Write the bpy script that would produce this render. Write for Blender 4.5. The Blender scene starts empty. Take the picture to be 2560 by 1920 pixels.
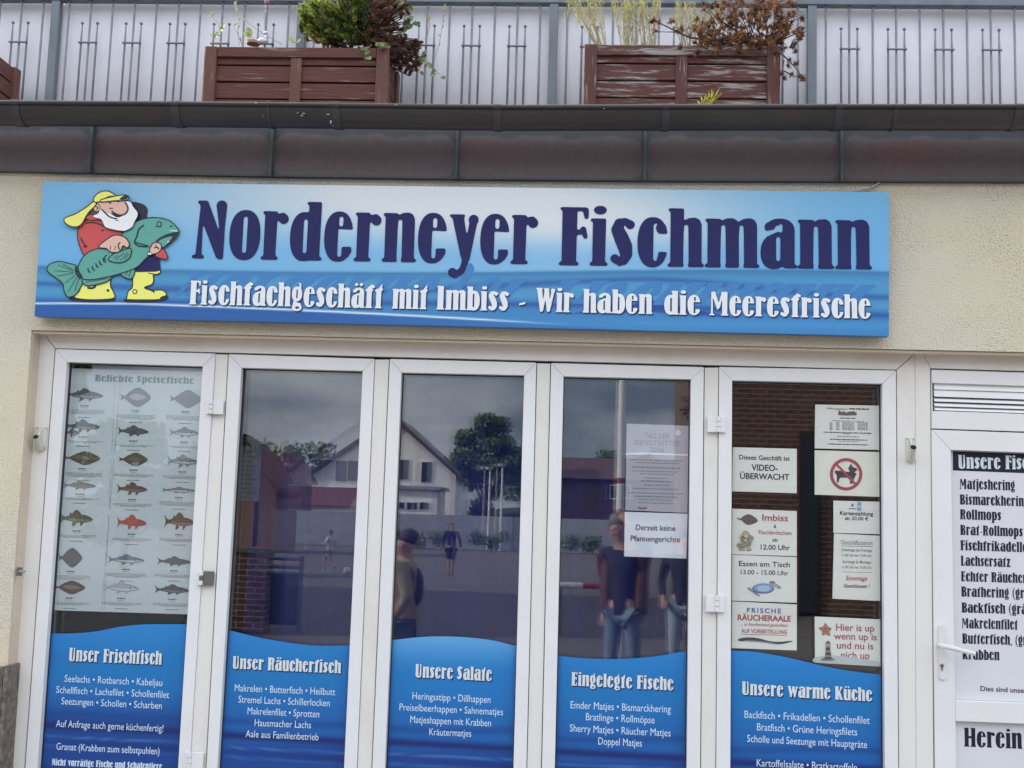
import bpy, bmesh, math, random
import numpy as np
from mathutils import Vector, Matrix
R = math.radians
scn = bpy.context.scene
COL = scn.collection
random.seed(7)

# ------------------------------------------------------------------ camera
F = 3000.0                       # focal length in photo pixels (2560 wide)
YAW, TILT, ROLL = R(3.2414), R(6.69), R(1.767)
CZ = 1.6
GY = 5.2                         # the glass plane of the folding doors
_f = Vector((-math.sin(YAW)*math.cos(TILT), math.cos(YAW)*math.cos(TILT), math.sin(TILT)))
_r0 = Vector((math.cos(YAW), math.sin(YAW), 0)); _u0 = _r0.cross(_f)
_r = math.cos(ROLL)*_r0 + math.sin(ROLL)*_u0
_u = -math.sin(ROLL)*_r0 + math.cos(ROLL)*_u0
cam = bpy.data.objects.new('camera', bpy.data.cameras.new('camera')); COL.objects.link(cam)
cam.matrix_world = Matrix((( _r.x,_u.x,-_f.x,0),(_r.y,_u.y,-_f.y,0),(_r.z,_u.z,-_f.z,CZ),(0,0,0,1)))
cam.data.sensor_width = 36; cam.data.lens = F/2560*36
cam.data.clip_start = 0.05; cam.data.clip_end = 2000
scn.camera = cam

def at(px, py, Y):
    """the point on the plane y = Y that the photo shows at pixel (px, py)"""
    d = _r*((px-1280)/F) - _u*((py-960)/F) + _f
    t = Y/d.y
    return Vector((d.x*t, Y, CZ + d.z*t))
def mir(px, py, dist):
    """a point seen mirrored in the door glass, dist metres along the ray's depth"""
    p = at(px, py, dist)
    return Vector((p.x, 2*GY-dist, p.z))

# ------------------------------------------------------------------ light
EL, AZ = R(27), R(16)             # low sun from the left, just behind the facade
SUN = Vector((-math.cos(EL)*math.cos(AZ), math.cos(EL)*math.sin(AZ), math.sin(EL)))
w = bpy.data.worlds.new('World'); scn.world = w; w.use_nodes = True
nt = w.node_tree; nt.nodes.clear()
def wn(t, **k):
    n = nt.nodes.new(t)
    for a, b in k.items(): setattr(n, a, b)
    return n
sky = wn('ShaderNodeTexSky', sky_type='NISHITA', sun_disc=False, sun_elevation=EL,
         sun_rotation=math.atan2(SUN.x, SUN.y), air_density=1.0, dust_density=1.5)
bg = wn('ShaderNodeBackground'); bg.inputs[1].default_value = 0.09
cl = wn('ShaderNodeBackground'); cl.inputs[1].default_value = 1.0
tc = wn('ShaderNodeTexCoord'); mp = wn('ShaderNodeMapping'); mp.inputs['Scale'].default_value = (1, 1, 3.2)
nz = wn('ShaderNodeTexNoise'); nz.inputs['Scale'].default_value = 4.2; nz.inputs['Detail'].default_value = 7; nz.inputs['Roughness'].default_value = .55
cr = wn('ShaderNodeValToRGB'); cr.color_ramp.elements[0].position = .36; cr.color_ramp.elements[1].position = .62
cr.color_ramp.elements[0].color = (.22,.28,.39,1); cr.color_ramp.elements[1].color = (.97,.99,1.02,1)
mx = wn('ShaderNodeMixShader'); mx.inputs[0].default_value = .8
out = wn('ShaderNodeOutputWorld')
L = nt.links.new
L(tc.outputs['Generated'], mp.inputs[0]); L(mp.outputs[0], nz.inputs['Vector']); L(nz.outputs[0], cr.inputs[0])
sp = wn('ShaderNodeSeparateXYZ'); L(tc.outputs['Generated'], sp.inputs[0])
el_ = wn('ShaderNodeMapRange', interpolation_type='SMOOTHSTEP'); el_.inputs[1].default_value = .10; el_.inputs[2].default_value = .42; el_.inputs[3].default_value = .80; el_.inputs[4].default_value = 1.75
L(sp.outputs[2], el_.inputs[0]); L(el_.outputs[0], cl.inputs[1])      # thick cloud low down, bright high cloud overhead
L(cr.outputs[0], cl.inputs[0]); L(sky.outputs[0], bg.inputs[0]); L(bg.outputs[0], mx.inputs[1]); L(cl.outputs[0], mx.inputs[2]); L(mx.outputs[0], out.inputs[0])
sl = bpy.data.lights.new('sun', 'SUN'); sl.energy = 4.2; sl.angle = R(.5); sl.color = (1, .9, .74)
so = bpy.data.objects.new('sun', sl); COL.objects.link(so); so.rotation_euler = SUN.to_track_quat('Z', 'Y').to_euler(); so.location = (-8, 2, 9)
scn.view_settings.view_transform = 'Standard'; scn.view_settings.look = 'None'
scn.view_settings.gamma = 1; scn.view_settings.exposure = 1.15
scn.cycles.max_bounces = 8; scn.cycles.transparent_max_bounces = 16
scn.cycles.sample_clamp_indirect = 6

# ------------------------------------------------------------------ helpers
def lin(c):
    return tuple((v/255/12.92 if v/255 <= .04045 else ((v/255+.055)/1.055)**2.4) for v in c)
def A(r, g, b, k=1.2):
    """albedo whose shaded look on this facade is the sRGB colour (r, g, b)"""
    v = lin((r, g, b)); return (min(.86, v[0]*k), min(.86, v[1]*k), min(.86, v[2]*k*.95))
MATS = {}
def mat(name, col, rough=.6, metal=0, spec=.4, vary=0, vscale=8, bump=0, bscale=60, vcol=False, stretch=(1,1,1), col2=None, lo=.42, hi=.6, transl=0):
    if name in MATS: return MATS[name]
    m = bpy.data.materials.new(name); m.use_nodes = True; MATS[name] = m
    t = m.node_tree; b = t.nodes['Principled BSDF']
    b.inputs['Roughness'].default_value = rough; b.inputs['Metallic'].default_value = metal
    b.inputs['Specular IOR Level'].default_value = spec
    lk = t.links.new
    src = None
    if vcol:
        a = t.nodes.new('ShaderNodeAttribute'); a.attribute_name = 'Col'; src = a.outputs['Color']
    else:
        b.inputs['Base Color'].default_value = (*col, 1)
    if vary or col2 or bump:
        g = t.nodes.new('ShaderNodeTexCoord'); q = t.nodes.new('ShaderNodeMapping'); q.inputs['Scale'].default_value = stretch
        lk(g.outputs['Object'], q.inputs[0])
    if vary or col2:
        n = t.nodes.new('ShaderNodeTexNoise'); n.inputs['Scale'].default_value = vscale; n.inputs['Detail'].default_value = 6; n.inputs['Roughness'].default_value = .65
        lk(q.outputs[0], n.inputs['Vector'])
        if col2:
            c = t.nodes.new('ShaderNodeValToRGB'); c.color_ramp.elements[0].position = lo; c.color_ramp.elements[1].position = hi
            c.color_ramp.elements[0].color = (*col, 1); c.color_ramp.elements[1].color = (*col2, 1)
            lk(n.outputs[0], c.inputs[0]); src = c.outputs[0]
        if vary:
            mr = t.nodes.new('ShaderNodeMapRange'); mr.inputs[1].default_value = .25; mr.inputs[2].default_value = .75
            mr.inputs[3].default_value = 1-vary; mr.inputs[4].default_value = 1+vary
            lk(n.outputs[0], mr.inputs[0])
            x = t.nodes.new('ShaderNodeMix'); x.data_type = 'RGBA'; x.blend_type = 'MULTIPLY'; x.inputs[0].default_value = 1
            if src: lk(src, x.inputs[6])
            else: x.inputs[6].default_value = (*col, 1)
            lk(mr.outputs[0], x.inputs[7]); src = x.outputs[2]
    if src: lk(src, b.inputs['Base Color'])
    if bump:
        n2 = t.nodes.new('ShaderNodeTexNoise'); n2.inputs['Scale'].default_value = bscale; n2.inputs['Detail'].default_value = 4
        lk(q.outputs[0], n2.inputs['Vector'])
        bu = t.nodes.new('ShaderNodeBump'); bu.inputs['Strength'].default_value = bump; bu.inputs['Distance'].default_value = .01
        lk(n2.outputs[0], bu.inputs['Height']); lk(bu.outputs[0], b.inputs['Normal'])
    if transl:
        o = t.nodes['Material Output']; tr = t.nodes.new('ShaderNodeBsdfTranslucent'); s = t.nodes.new('ShaderNodeMixShader'); s.inputs[0].default_value = transl
        if src: lk(src, tr.inputs[0])
        else: tr.inputs[0].default_value = (*col, 1)
        lk(b.outputs[0], s.inputs[1]); lk(tr.outputs[0], s.inputs[2]); lk(s.outputs[0], o.inputs[0])
    return m

WL = {}
def tag(o, label=None, cat=None, group=None, kind=None):
    if label: o['label'] = label
    if cat: o['category'] = cat
    if group: o['group'] = group
    if kind: o['kind'] = kind
    return o
def thing(name, loc, label, cat, group=None):
    o = bpy.data.objects.new(name, None); COL.objects.link(o); o.empty_display_size = .1
    o.location = loc; WL[o.name] = Vector(loc)
    return tag(o, label, cat, group)

class MB:
    """collects faces, then links them as one mesh object"""
    def __init__(s): s.v = []; s.f = []; s.m = []; s.c = []
    def add(s, vs, fs, mi=0, col=None):
        o = len(s.v); s.v += [tuple(p) for p in vs]
        for f in fs: s.f.append([i+o for i in f]); s.m.append(mi)
        if col is not None:
            if isinstance(col, tuple): s.c += [col]*len(vs)
            else: s.c += list(col)
        return s
    def box(s, x0, x1, y0, y1, z0, z1, mi=0, col=None):
        v = [(x, y, z) for z in (z0, z1) for y in (y0, y1) for x in (x0, x1)]
        return s.add(v, [(0,2,3,1),(4,5,7,6),(0,1,5,4),(2,6,7,3),(0,4,6,2),(1,3,7,5)], mi, col)
    def prism(s, pts, y0, y1, mi=0, col=None):
        """polygon of (x, z) points given a thickness from y0 (front) to y1"""
        n = len(pts)
        v = [(p[0], y0, p[1]) for p in pts] + [(p[0], y1, p[1]) for p in pts]
        return s.add(v, [tuple(range(n)), tuple(range(2*n-1, n-1, -1))] + [(i, n+i, n+(i+1) % n, (i+1) % n) for i in range(n)], mi, col)
    def bar(s, a, b, w, h, mi=0, col=None):
        a = Vector(a); b = Vector(b); d = (b-a).normalized()
        s1 = d.cross(Vector((0,0,1)) if abs(d.z) < .9 else Vector((0,1,0))).normalized(); s2 = s1.cross(d)
        v = [p + s1*i*w/2 + s2*j*h/2 for p in (a, b) for i, j in ((-1,-1),(1,-1),(1,1),(-1,1))]
        return s.add(v, [(0,1,2,3),(7,6,5,4),(0,4,5,1),(1,5,6,2),(2,6,7,3),(3,7,4,0)], mi, col)
    def tube(s, pts, rad, n=8, mi=0, col=None, cap=True):
        pts = [Vector(p) for p in pts]; rs = rad if isinstance(rad, (list, tuple)) else [rad]*len(pts)
        v = []; f = []
        ref = Vector((0,0,1))
        for i, p in enumerate(pts):
            d = (pts[min(i+1, len(pts)-1)] - pts[max(i-1, 0)])
            d = d.normalized() if d.length > 1e-9 else Vector((0,0,1))
            a = d.cross(ref)
            if a.length < .15: a = d.cross(Vector((0,1,0)))
            a.normalize(); b = d.cross(a)
            for k in range(n):
                t = 2*math.pi*k/n; v.append(p + (a*math.cos(t) + b*math.sin(t))*rs[i])
        for i in range(len(pts)-1):
            for k in range(n): f.append((i*n+k, i*n+(k+1) % n, (i+1)*n+(k+1) % n, (i+1)*n+k))
        if cap: f.append(tuple(range(n-1, -1, -1))); f.append(tuple(range((len(pts)-1)*n, len(pts)*n)))
        return s.add(v, f, mi, col)
    def ball(s, c, rx, ry=None, rz=None, n=10, mi=0, col=None):
        ry = ry or rx; rz = rz or rx; v = [(c[0], c[1], c[2]-rz)]; f = []
        m = n//2
        for i in range(1, m):
            ph = -math.pi/2 + math.pi*i/m
            for k in range(n):
                t = 2*math.pi*k/n; v.append((c[0]+rx*math.cos(ph)*math.cos(t), c[1]+ry*math.cos(ph)*math.sin(t), c[2]+rz*math.sin(ph)))
        v.append((c[0], c[1], c[2]+rz)); e = len(v)-1
        for k in range(n): f.append((0, 1+(k+1) % n, 1+k)); f.append((e, 1+(m-2)*n+k, 1+(m-2)*n+(k+1) % n))
        for i in range(m-2):
            for k in range(n): f.append((1+i*n+k, 1+i*n+(k+1) % n, 1+(i+1)*n+(k+1) % n, 1+(i+1)*n+k))
        return s.add(v, f, mi, col)
    def build(s, name, mats, parent=None, smooth=False, bevel=0, kind=None):
        me = bpy.data.meshes.new(name)
        L0 = WL[parent.name] if parent else Vector((0,0,0))
        me.from_pydata([(p[0]-L0.x, p[1]-L0.y, p[2]-L0.z) for p in s.v], [], s.f)
        for m in (mats if isinstance(mats, (list, tuple)) else [mats]): me.materials.append(m)
        me.polygons.foreach_set('material_index', s.m)
        if s.c:
            ca = me.color_attributes.new('Col', 'FLOAT_COLOR', 'POINT')
            ca.data.foreach_set('color', np.array([(*c[:3], 1) for c in s.c], dtype=np.float32).ravel())
        if smooth: me.polygons.foreach_set('use_smooth', [True]*len(me.polygons))
        me.update()
        o = bpy.data.objects.new(name, me); COL.objects.link(o)
        if parent: o.parent = parent; WL[o.name] = WL[parent.name]
        else: WL[o.name] = Vector((0,0,0))
        if bevel:
            b = o.modifiers.new('bevel', 'BEVEL'); b.width = bevel; b.segments = 2; b.limit_method = 'ANGLE'
        if kind: o['kind'] = kind
        return o
def copy_part(src, parent, loc):
    c = src.copy(); COL.objects.link(c); c.parent = parent; c.location = loc; WL[c.name] = WL[parent.name]
    return c

# ------------------------------------------------------------------ lettering: an old-style display face, drawn as shapes
def stem(x0, x1, y0, y1, foot=True, top=True):
    g = [('+', 'poly', [(x0+.006, y0), (x1-.006, y0), (x1, y1), (x0, y1)])]
    if foot: g.append(('+', 'cap', x0-.012, y0+.028, x1+.012, y0+.028, .03, .03))
    if top: g.append(('+', 'cap', x0-.015, y1-.025, x0+.1, y1-.028, .026, .03))
    return g
def P(*p): return ('+', 'poly', list(p))
def C(x0, y0, x1, y1, r0, r1=None): return ('+', 'cap', x0, y0, x1, y1, r0, r0 if r1 is None else r1)
def S_(x, y, rx, ry, p=2.3): return ('+', 'sell', x, y, rx, ry, p)
def neg(t): return ('-',) + t[1:]
def slit(x, y0, y1, r=.034): return neg(C(x, y0, x, y1, r))
def chain(*q): return [C(a[0], a[1], b[0], b[1], a[2], b[2]) for a, b in zip(q, q[1:])]
def shoulder(x0):
    return [P((x0-.09,.60),(x0-.09,.78),(x0,.835),(x0+.11,.845),(x0+.18,.81),(x0+.215,.73),(x0+.22,.02),(x0+.01,.02),(x0,.6)), C(x0, .028, x0+.232, .028, .03)]
SS = ((.33,.71,.078),(.25,.785,.042),(.15,.735,.08),(.125,.62,.105),(.19,.48,.12),(.25,.34,.12),(.275,.2,.1),(.24,.09,.07),(.17,.035,.038),(.09,.125,.075))
def low_s(k=1): return chain(*[(x*(1+(k-1)*.6), y*k, r*(1+(k-1)*.4)) for x, y, r in SS])
DOTS = [S_(.17,.975,.075,.065,2), S_(.39,.975,.075,.065,2)]
a_ = [S_(.31,.62,.24,.225), C(.15,.70,.15,.70,.088), P((.31,.72),(.55,.66),(.55,.03),(.33,.03)), S_(.215,.27,.215,.285), P((.05,.40),(.33,.62),(.34,.2)),
      neg(P((-.1,.60),(.21,.655),(.26,.74),(.31,.70),(.30,.63),(.2,.585),(-.1,.43))), slit(.325,.63,.73,.028), slit(.285,.15,.50), C(.40,.03,.57,.03,.03)]
u_ = [P((.03,.82),(.25,.82),(.25,.15),(.33,.1),(.33,-.012),(.17,-.012),(.06,.05),(.03,.16)), C(.02,.80,.12,.80,.027)] + stem(.33,.55,0,.83) + [slit(.29,.14,.95)]
GLY = {
 'o': (.54, [S_(.27,.415,.27,.43), slit(.27,.14,.70,.037)]),
 'c': (.47, [S_(.25,.415,.25,.43), neg(P((.27,.25),(.6,.25),(.6,.56),(.27,.56))), slit(.30,.13,.70,.04), C(.385,.655,.385,.655,.088), C(.40,.17,.38,.12,.06,.06)]),
 'e': (.50, [S_(.25,.415,.25,.43), neg(P((.235,.545),(.6,.53),(.6,.24),(.30,.24))), slit(.275,.10,.5,.036), slit(.285,.62,.725,.036), C(.415,.175,.39,.10,.068,.05)]),
 'r': (.45, stem(.03,.25,0,.83) + [C(.36,.70,.36,.70,.088), C(.2,.71,.35,.765,.06,.045)]),
 'n': (.57, stem(.03,.25,0,.83) + shoulder(.325) + [slit(.288,-.1,.69)]),
 'm': (.86, stem(.03,.25,0,.83) + shoulder(.325) + shoulder(.62) + [slit(.288,-.1,.69), slit(.583,-.1,.69)]),
 'h': (.57, stem(.03,.25,0,1.0) + shoulder(.325) + [slit(.288,-.1,.69)]),
 'i': (.28, stem(.03,.25,0,.81) + [S_(.15,.955,.108,.075,2)]),
 'l': (.28, stem(.03,.25,0,1.0)),
 'd': (.56, [S_(.25,.405,.25,.42), slit(.265,.15,.67)] + stem(.31,.53,0,1.0)),
 'b': (.55, stem(.03,.25,0,1.0) + [S_(.30,.405,.25,.42), slit(.285,.15,.67)]),
 'p': (.55, stem(.03,.25,-.28,.83) + [S_(.30,.415,.25,.43), slit(.285,.15,.68)]),
 'a': (.57, a_), '\u00e4': (.57, a_ + [S_(.2,.975,.075,.065,2), S_(.41,.975,.075,.065,2)]),
 's': (.42, low_s()), 'u': (.57, u_), '\u00fc': (.57, u_ + DOTS), '\u00f6': (.54, [S_(.27,.415,.27,.43), slit(.27,.14,.70,.037)] + DOTS),
 'y': (.50, [P((.03,.82),(.235,.82),(.36,.12),(.27,-.02),(.21,.1)), C(.02,.80,.24,.80,.026), C(.41,.735,.41,.735,.088), C(.41,.71,.31,.10,.066,.06), C(.31,.10,.24,-.13,.06,.05), C(.24,-.13,.12,-.205,.05,.055), C(.075,-.16,.075,-.16,.075)]),
 'v': (.50, [P((.03,.82),(.235,.82),(.36,.12),(.3,0),(.22,0)), C(.02,.80,.24,.80,.026), C(.41,.735,.41,.735,.085), C(.41,.71,.28,.04,.06,.04)]),
 'w': (.78, [P((.03,.82),(.235,.82),(.34,.12),(.29,0),(.2,0)), C(.02,.80,.24,.80,.026), C(.40,.7,.27,.04,.05,.04), P((.33,.82),(.53,.82),(.63,.12),(.58,0),(.5,0)), C(.69,.735,.69,.735,.085), C(.69,.71,.56,.04,.06,.04)]),
 'k': (.58, stem(.03,.25,0,1.0) + [C(.44,.735,.44,.735,.085), C(.43,.71,.26,.44,.055,.05), P((.22,.46),(.36,.58),(.55,.03),(.35,.03)), C(.36,.028,.57,.028,.03)]),
 't': (.37, stem(.06,.28,0,.78,True,False) + [P((-.01,.70),(.03,.79),(.16,.83),(.28,1.0),(.335,1.0),(.30,.84),(.36,.80),(.28,.70))]),
 'f': (.38, stem(.06,.28,0,.78,True,False) + [P((-.01,.70),(.03,.80),(.3,.80),(.36,.76),(.28,.69)), C(.18,.8,.27,.92,.105,.06), C(.27,.93,.355,.89,.06,.055)]),
 'g': (.50, [S_(.235,.53,.225,.31), slit(.235,.37,.69,.032), C(.36,.80,.37,.93,.05,.03), C(.30,.98,.36,.95,.02,.04), C(.18,.25,.13,.13,.06,.06), S_(.25,-.03,.215,.16), C(.13,.13,.36,.09,.06,.06), neg(S_(.27,-.05,.09,.055,2))]),
 'j': (.29, stem(.05,.27,-.1,.81,False) + [C(.19,-.1,.06,-.2,.07,.055), S_(.17,.955,.108,.075,2)]),
 'z': (.46, [P((.04,.83),(.43,.83),(.43,.70),(.25,.67),(.05,.62)), P((.2,.72),(.43,.76),(.25,.12),(.02,.06)), P((.02,0),(.44,0),(.45,.21),(.36,.14),(.1,.14))]),
 'F': (.50, stem(.06,.31,0,1.0) + [P((.2,1.0),(.45,1.0),(.46,.93),(.3,.935)), C(.445,.95,.46,.83,.05,.036), C(.28,.565,.41,.575,.045,.04), C(.41,.62,.45,.49,.05,.036), slit(.345,.67,.89,.036)]),
 'E': (.52, stem(.06,.31,0,1.0) + [P((.2,1.0),(.45,1.0),(.46,.93),(.3,.935)), C(.445,.95,.46,.83,.05,.036), C(.28,.54,.39,.55,.045,.04), C(.39,.60,.42,.47,.045,.034), P((.2,0),(.46,0),(.48,.22),(.43,.24),(.39,.09),(.25,.075))]),
 'N': (.60, [P((.10,.97),(.15,.97),(.165,.03),(.055,.03)), C(.02,.03,.185,.03,.03), C(.07,.97,.2,.97,.028), P((.075,.99),(.225,.99),(.41,.56),(.55,.05),(.53,0),(.43,0),(.15,.62)), C(.47,.91,.47,.91,.095), C(.475,.88,.495,.55,.09,.052), C(.495,.55,.50,.03,.052,.045)]),
 'I': (.36, stem(.06,.31,0,1.0)),
 'B': (.60, stem(.04,.28,0,1.0) + [S_(.33,.755,.22,.245), S_(.345,.27,.245,.275), slit(.335,.66,.86), slit(.345,.14,.42)]),
 'R': (.62, stem(.04,.28,0,1.0) + [S_(.33,.735,.24,.265), slit(.335,.60,.86), P((.26,.52),(.44,.52),(.51,.44),(.54,.1),(.62,.03),(.58,0),(.42,0),(.36,.07),(.34,.42))]),
 'S': (.50, low_s(1.2)),
 'K': (.62, stem(.04,.28,0,1.0) + [C(.49,.90,.49,.90,.09), C(.48,.87,.30,.48,.06,.05), P((.24,.48),(.40,.62),(.59,.03),(.38,.03)), C(.38,.03,.61,.03,.03)]),
 'U': (.60, [P((.05,.98),(.29,.98),(.285,.15),(.2,-.01),(.1,.06),(.055,.2)), C(.03,.97,.31,.97,.028), S_(.30,.17,.24,.185), P((.42,.9),(.51,.9),(.545,.2),(.40,.1)), C(.45,.93,.45,.93,.075), neg(C(.345,.13,.35,1.2,.045,.05))]),
 'M': (.80, [P((.08,.97),(.14,.97),(.15,.03),(.07,.03)), C(.03,.03,.19,.03,.03), P((.06,1.0),(.24,1.0),(.42,.42),(.35,.2)), P((.33,.3),(.43,.30),(.60,1.0),(.52,1.0))] + stem(.53,.75,0,1.0)),
 'W': (.84, [P((.03,1.0),(.25,1.0),(.34,.12),(.29,0),(.19,0)), C(.02,.975,.26,.975,.028), C(.42,.9,.28,.05,.05,.04), P((.34,1.0),(.55,1.0),(.63,.12),(.58,0),(.49,0)), C(.73,.90,.73,.90,.09), C(.73,.87,.57,.05,.065,.045)]),
 'H': (.66, stem(.04,.26,0,1.0) + stem(.40,.62,0,1.0) + [P((.2,.56),(.45,.56),(.45,.45),(.2,.45))]),
 'L': (.48, stem(.04,.28,0,1.0) + [P((.2,0),(.44,0),(.46,.24),(.41,.25),(.36,.09),(.25,.075))]),
 '-': (.28, [P((.03,.24),(.22,.30),(.25,.40),(.06,.34))]),
 ',': (.2, [C(.1,.05,.1,.05,.07), C(.11,.03,.05,-.13,.05,.02)]),
 '(': (.3, chain((.25,1.02,.03),(.13,.75,.05),(.09,.42,.06),(.13,.1,.05),(.25,-.17,.03))),
 ')': (.3, chain((.05,1.02,.03),(.17,.75,.05),(.21,.42,.06),(.17,.1,.05),(.05,-.17,.03))),
 '!': (.26, [C(.13,.95,.12,.35,.085,.04), C(.12,.08,.12,.08,.075)]),
}
def raster(ops, wid, h=.0125):
    xs = np.arange(-.12, wid+.14, h); ys = np.arange(-.36, 1.12, h)
    X, Y = np.meshgrid(xs, ys); D = np.full(X.shape, 9.)
    for op in ops:
        k = op[1]
        if k == 'poly':
            p = op[2]; d = np.full(X.shape, 9.); ins = np.zeros(X.shape, bool)
            for (x0, y0), (x1, y1) in zip(p, p[1:]+p[:1]):
                ex, ey = x1-x0, y1-y0; t = np.clip(((X-x0)*ex+(Y-y0)*ey)/(ex*ex+ey*ey+1e-12), 0, 1)
                d = np.minimum(d, np.hypot(X-x0-t*ex, Y-y0-t*ey))
                if y0 != y1: ins ^= ((y0 > Y) != (y1 > Y)) & (X < ex*(Y-y0)/(ey)+x0)
            d = np.where(ins, -d, d)
        elif k == 'cap':
            x0, y0, x1, y1, r0, r1 = op[2:]; ex, ey = x1-x0, y1-y0
            t = np.clip(((X-x0)*ex+(Y-y0)*ey)/(ex*ex+ey*ey+1e-12), 0, 1); d = np.hypot(X-x0-t*ex, Y-y0-t*ey)-(r0+(r1-r0)*t)
        else:
            cx, cy, rx, ry, p = op[2:]; d = ((np.abs((X-cx)/rx)**p+np.abs((Y-cy)/ry)**p)**(1/p)-1)*min(rx, ry)
        D = np.minimum(D, d) if op[0] == '+' else np.maximum(D, -d)
    V = np.clip(.5-D/(2*h), 0, 1)
    for _ in range(2):
        V[1:-1] = (V[:-2]+V[1:-1]*2+V[2:])/4; V[:, 1:-1] = (V[:, :-2]+V[:, 1:-1]*2+V[:, 2:])/4
    return xs, ys, V
def contours(xs, ys, V, lv=.5):
    B = V > lv; seg = {}
    code = B[:-1,:-1]*1+B[:-1,1:]*2+B[1:,1:]*4+B[1:,:-1]*8
    T = {1:[(3,0)],2:[(0,1)],3:[(3,1)],4:[(1,2)],5:[(3,0),(1,2)],6:[(0,2)],7:[(3,2)],8:[(2,3)],9:[(2,0)],10:[(0,1),(2,3)],11:[(2,1)],12:[(1,3)],13:[(1,0)],14:[(0,3)]}
    def pt(j, i, e):
        (a, b) = {0:((j,i),(j,i+1)),1:((j,i+1),(j+1,i+1)),2:((j+1,i),(j+1,i+1)),3:((j,i),(j+1,i))}[e]
        va, vb = V[a], V[b]; t = (lv-va)/(vb-va)
        return (a, b), (xs[a[1]]+(xs[b[1]]-xs[a[1]])*t, ys[a[0]]+(ys[b[0]]-ys[a[0]])*t)
    pos = {}
    for j, i in zip(*np.nonzero((code > 0) & (code < 15))):
        for e0, e1 in T[code[j,i]]:
            k0, p0 = pt(j,i,e0); k1, p1 = pt(j,i,e1); pos[k0] = p0; pos[k1] = p1; seg[k0] = k1
    loops = []
    while seg:
        k = next(iter(seg)); lp = []
        while k in seg: lp.append(pos[k]); k = seg.pop(k)
        if len(lp) > 8: loops.append(lp[::2])
    return loops
def fill(loops):
    """2-D outlines with holes -> flat triangles"""
    cu = bpy.data.curves.new('outline', 'CURVE'); cu.dimensions = '2D'; cu.fill_mode = 'BOTH'
    for lp in loops:
        sp = cu.splines.new('POLY'); sp.points.add(len(lp)-1)
        sp.points.foreach_set('co', np.array([(x, y, 0, 1) for x, y in lp], dtype=np.float32).ravel()); sp.use_cyclic_u = True
    return bake(cu)
def bake(cu):
    o = bpy.data.objects.new('outline', cu); COL.objects.link(o)
    dg = bpy.context.evaluated_depsgraph_get(); me = bpy.data.meshes.new_from_object(o.evaluated_get(dg))
    v = [(p.co.x, p.co.y) for p in me.vertices]; f = [tuple(p.vertices) for p in me.polygons]
    bpy.data.objects.remove(o); bpy.data.meshes.remove(me); bpy.data.curves.remove(cu)
    return v, f
GC = {}
def glyph(ch):
    if ch not in GC:
        wd, ops = GLY[ch]; GC[ch] = (wd, *fill(contours(*raster(ops, wd))))
    return GC[ch]
def display_text(s, track=.035):
    v = []; f = []; x = 0
    for ch in s:
        if ch == ' ': x += .3; continue
        wd, gv, gf = glyph(ch); o = len(v)
        v += [(p[0]+x, p[1]) for p in gv]; f += [tuple(i+o for i in q) for q in gf]; x += wd+track
    return v, f
TC = {}
def sans_text(s, weight=0, shear=0, track=1.0):
    k = (s, weight, shear, track)
    if k not in TC:
        cu = bpy.data.curves.new('outline', 'FONT'); cu.body = s; cu.size = 1; cu.offset = weight; cu.shear = shear; cu.space_character = track; cu.resolution_u = 3
        TC[k] = bake(cu)
    return TC[k]
CAPH = {'d': 1.0, 's': .682}
def write(mb, s, pL, pR, cap, Y, face='s', weight=0, mi=0, shear=0, dy=0, off=(0,0), track=1.0):
    """sets a line of lettering on plane y=Y between two baseline pixels; cap = cap height in pixels"""
    v, f = display_text(s) if face == 'd' else sans_text(s, weight, shear, track)
    if not v: return
    a = at(pL[0], pL[1], Y); b = at(pR[0], pR[1], Y); t = at(pL[0], pL[1]-cap, Y)
    x0 = min(p[0] for p in v); x1 = max(p[0] for p in v)
    kx = (b.x-a.x)/(x1-x0); kz = (t.z-a.z)/CAPH[face]; sl = (b.z-a.z)/(x1-x0)
    mb.add([(a.x+(p[0]-x0)*kx+off[0], Y-dy, a.z+p[1]*kz+(p[0]-x0)*sl+off[1]) for p in v], f, mi)
# ------------------------------------------------------------------ materials
pvc = mat('white_pvc', (.76,.765,.765), .32, spec=.45, vary=.05, vscale=3)
pvc_old = mat('white_pvc_weathered', (.76,.745,.705), .38, spec=.4, col2=(.62,.57,.47), vscale=1.9, lo=.52, hi=.85, stretch=(1,1,.6))
gasket = mat('black_gasket', (.025,.025,.03), .6)
dark = mat('dark_gap', (.012,.012,.014), .8)
ivory = mat('ivory_plastic', (.62,.62,.53), .4)
steel = mat('brushed_steel', (.42,.42,.42), .35, metal=.9)
greyst = mat('grey_steel', (.2,.2,.21), .4, metal=.8)
zinc = mat('galvanised_steel', (.13,.145,.165), .5, metal=.25, vary=.3, vscale=14)
copper = mat('aged_copper', (.1,.1,.1), .42, spec=.45, vcol=True, vary=.12, vscale=30)
copper_d = mat('dark_aged_copper', (.042,.036,.037), .42, spec=.5, vary=.22, vscale=5)
seamm = mat('seam_copper', (.055,.07,.075), .5, vary=.2, vscale=20)
paper = mat('paper', (.80,.82,.76), .7, vary=.03, vscale=6)
paper2 = mat('laminated_paper', (.70,.73,.80), .35, vary=.03, vscale=6)
ink = mat('black_ink', (.03,.03,.035), .7)
greyink = mat('grey_ink', (.22,.23,.23), .7)
redink = mat('red_ink', (.42,.07,.075), .7)
blueink = mat('blue_ink', (.05,.09,.32), .7)
pinkink = mat('crimson_ink', (.40,.075,.12), .7)
navy = mat('navy_print', A(34,36,86), .5, spec=.2)
navyd = mat('dark_navy_print', A(20,22,48), .45)
white_p = mat('white_print', (.78,.77,.80), .5)
textw = mat('pale_blue_print', (.60,.74,.88), .5)
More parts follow.
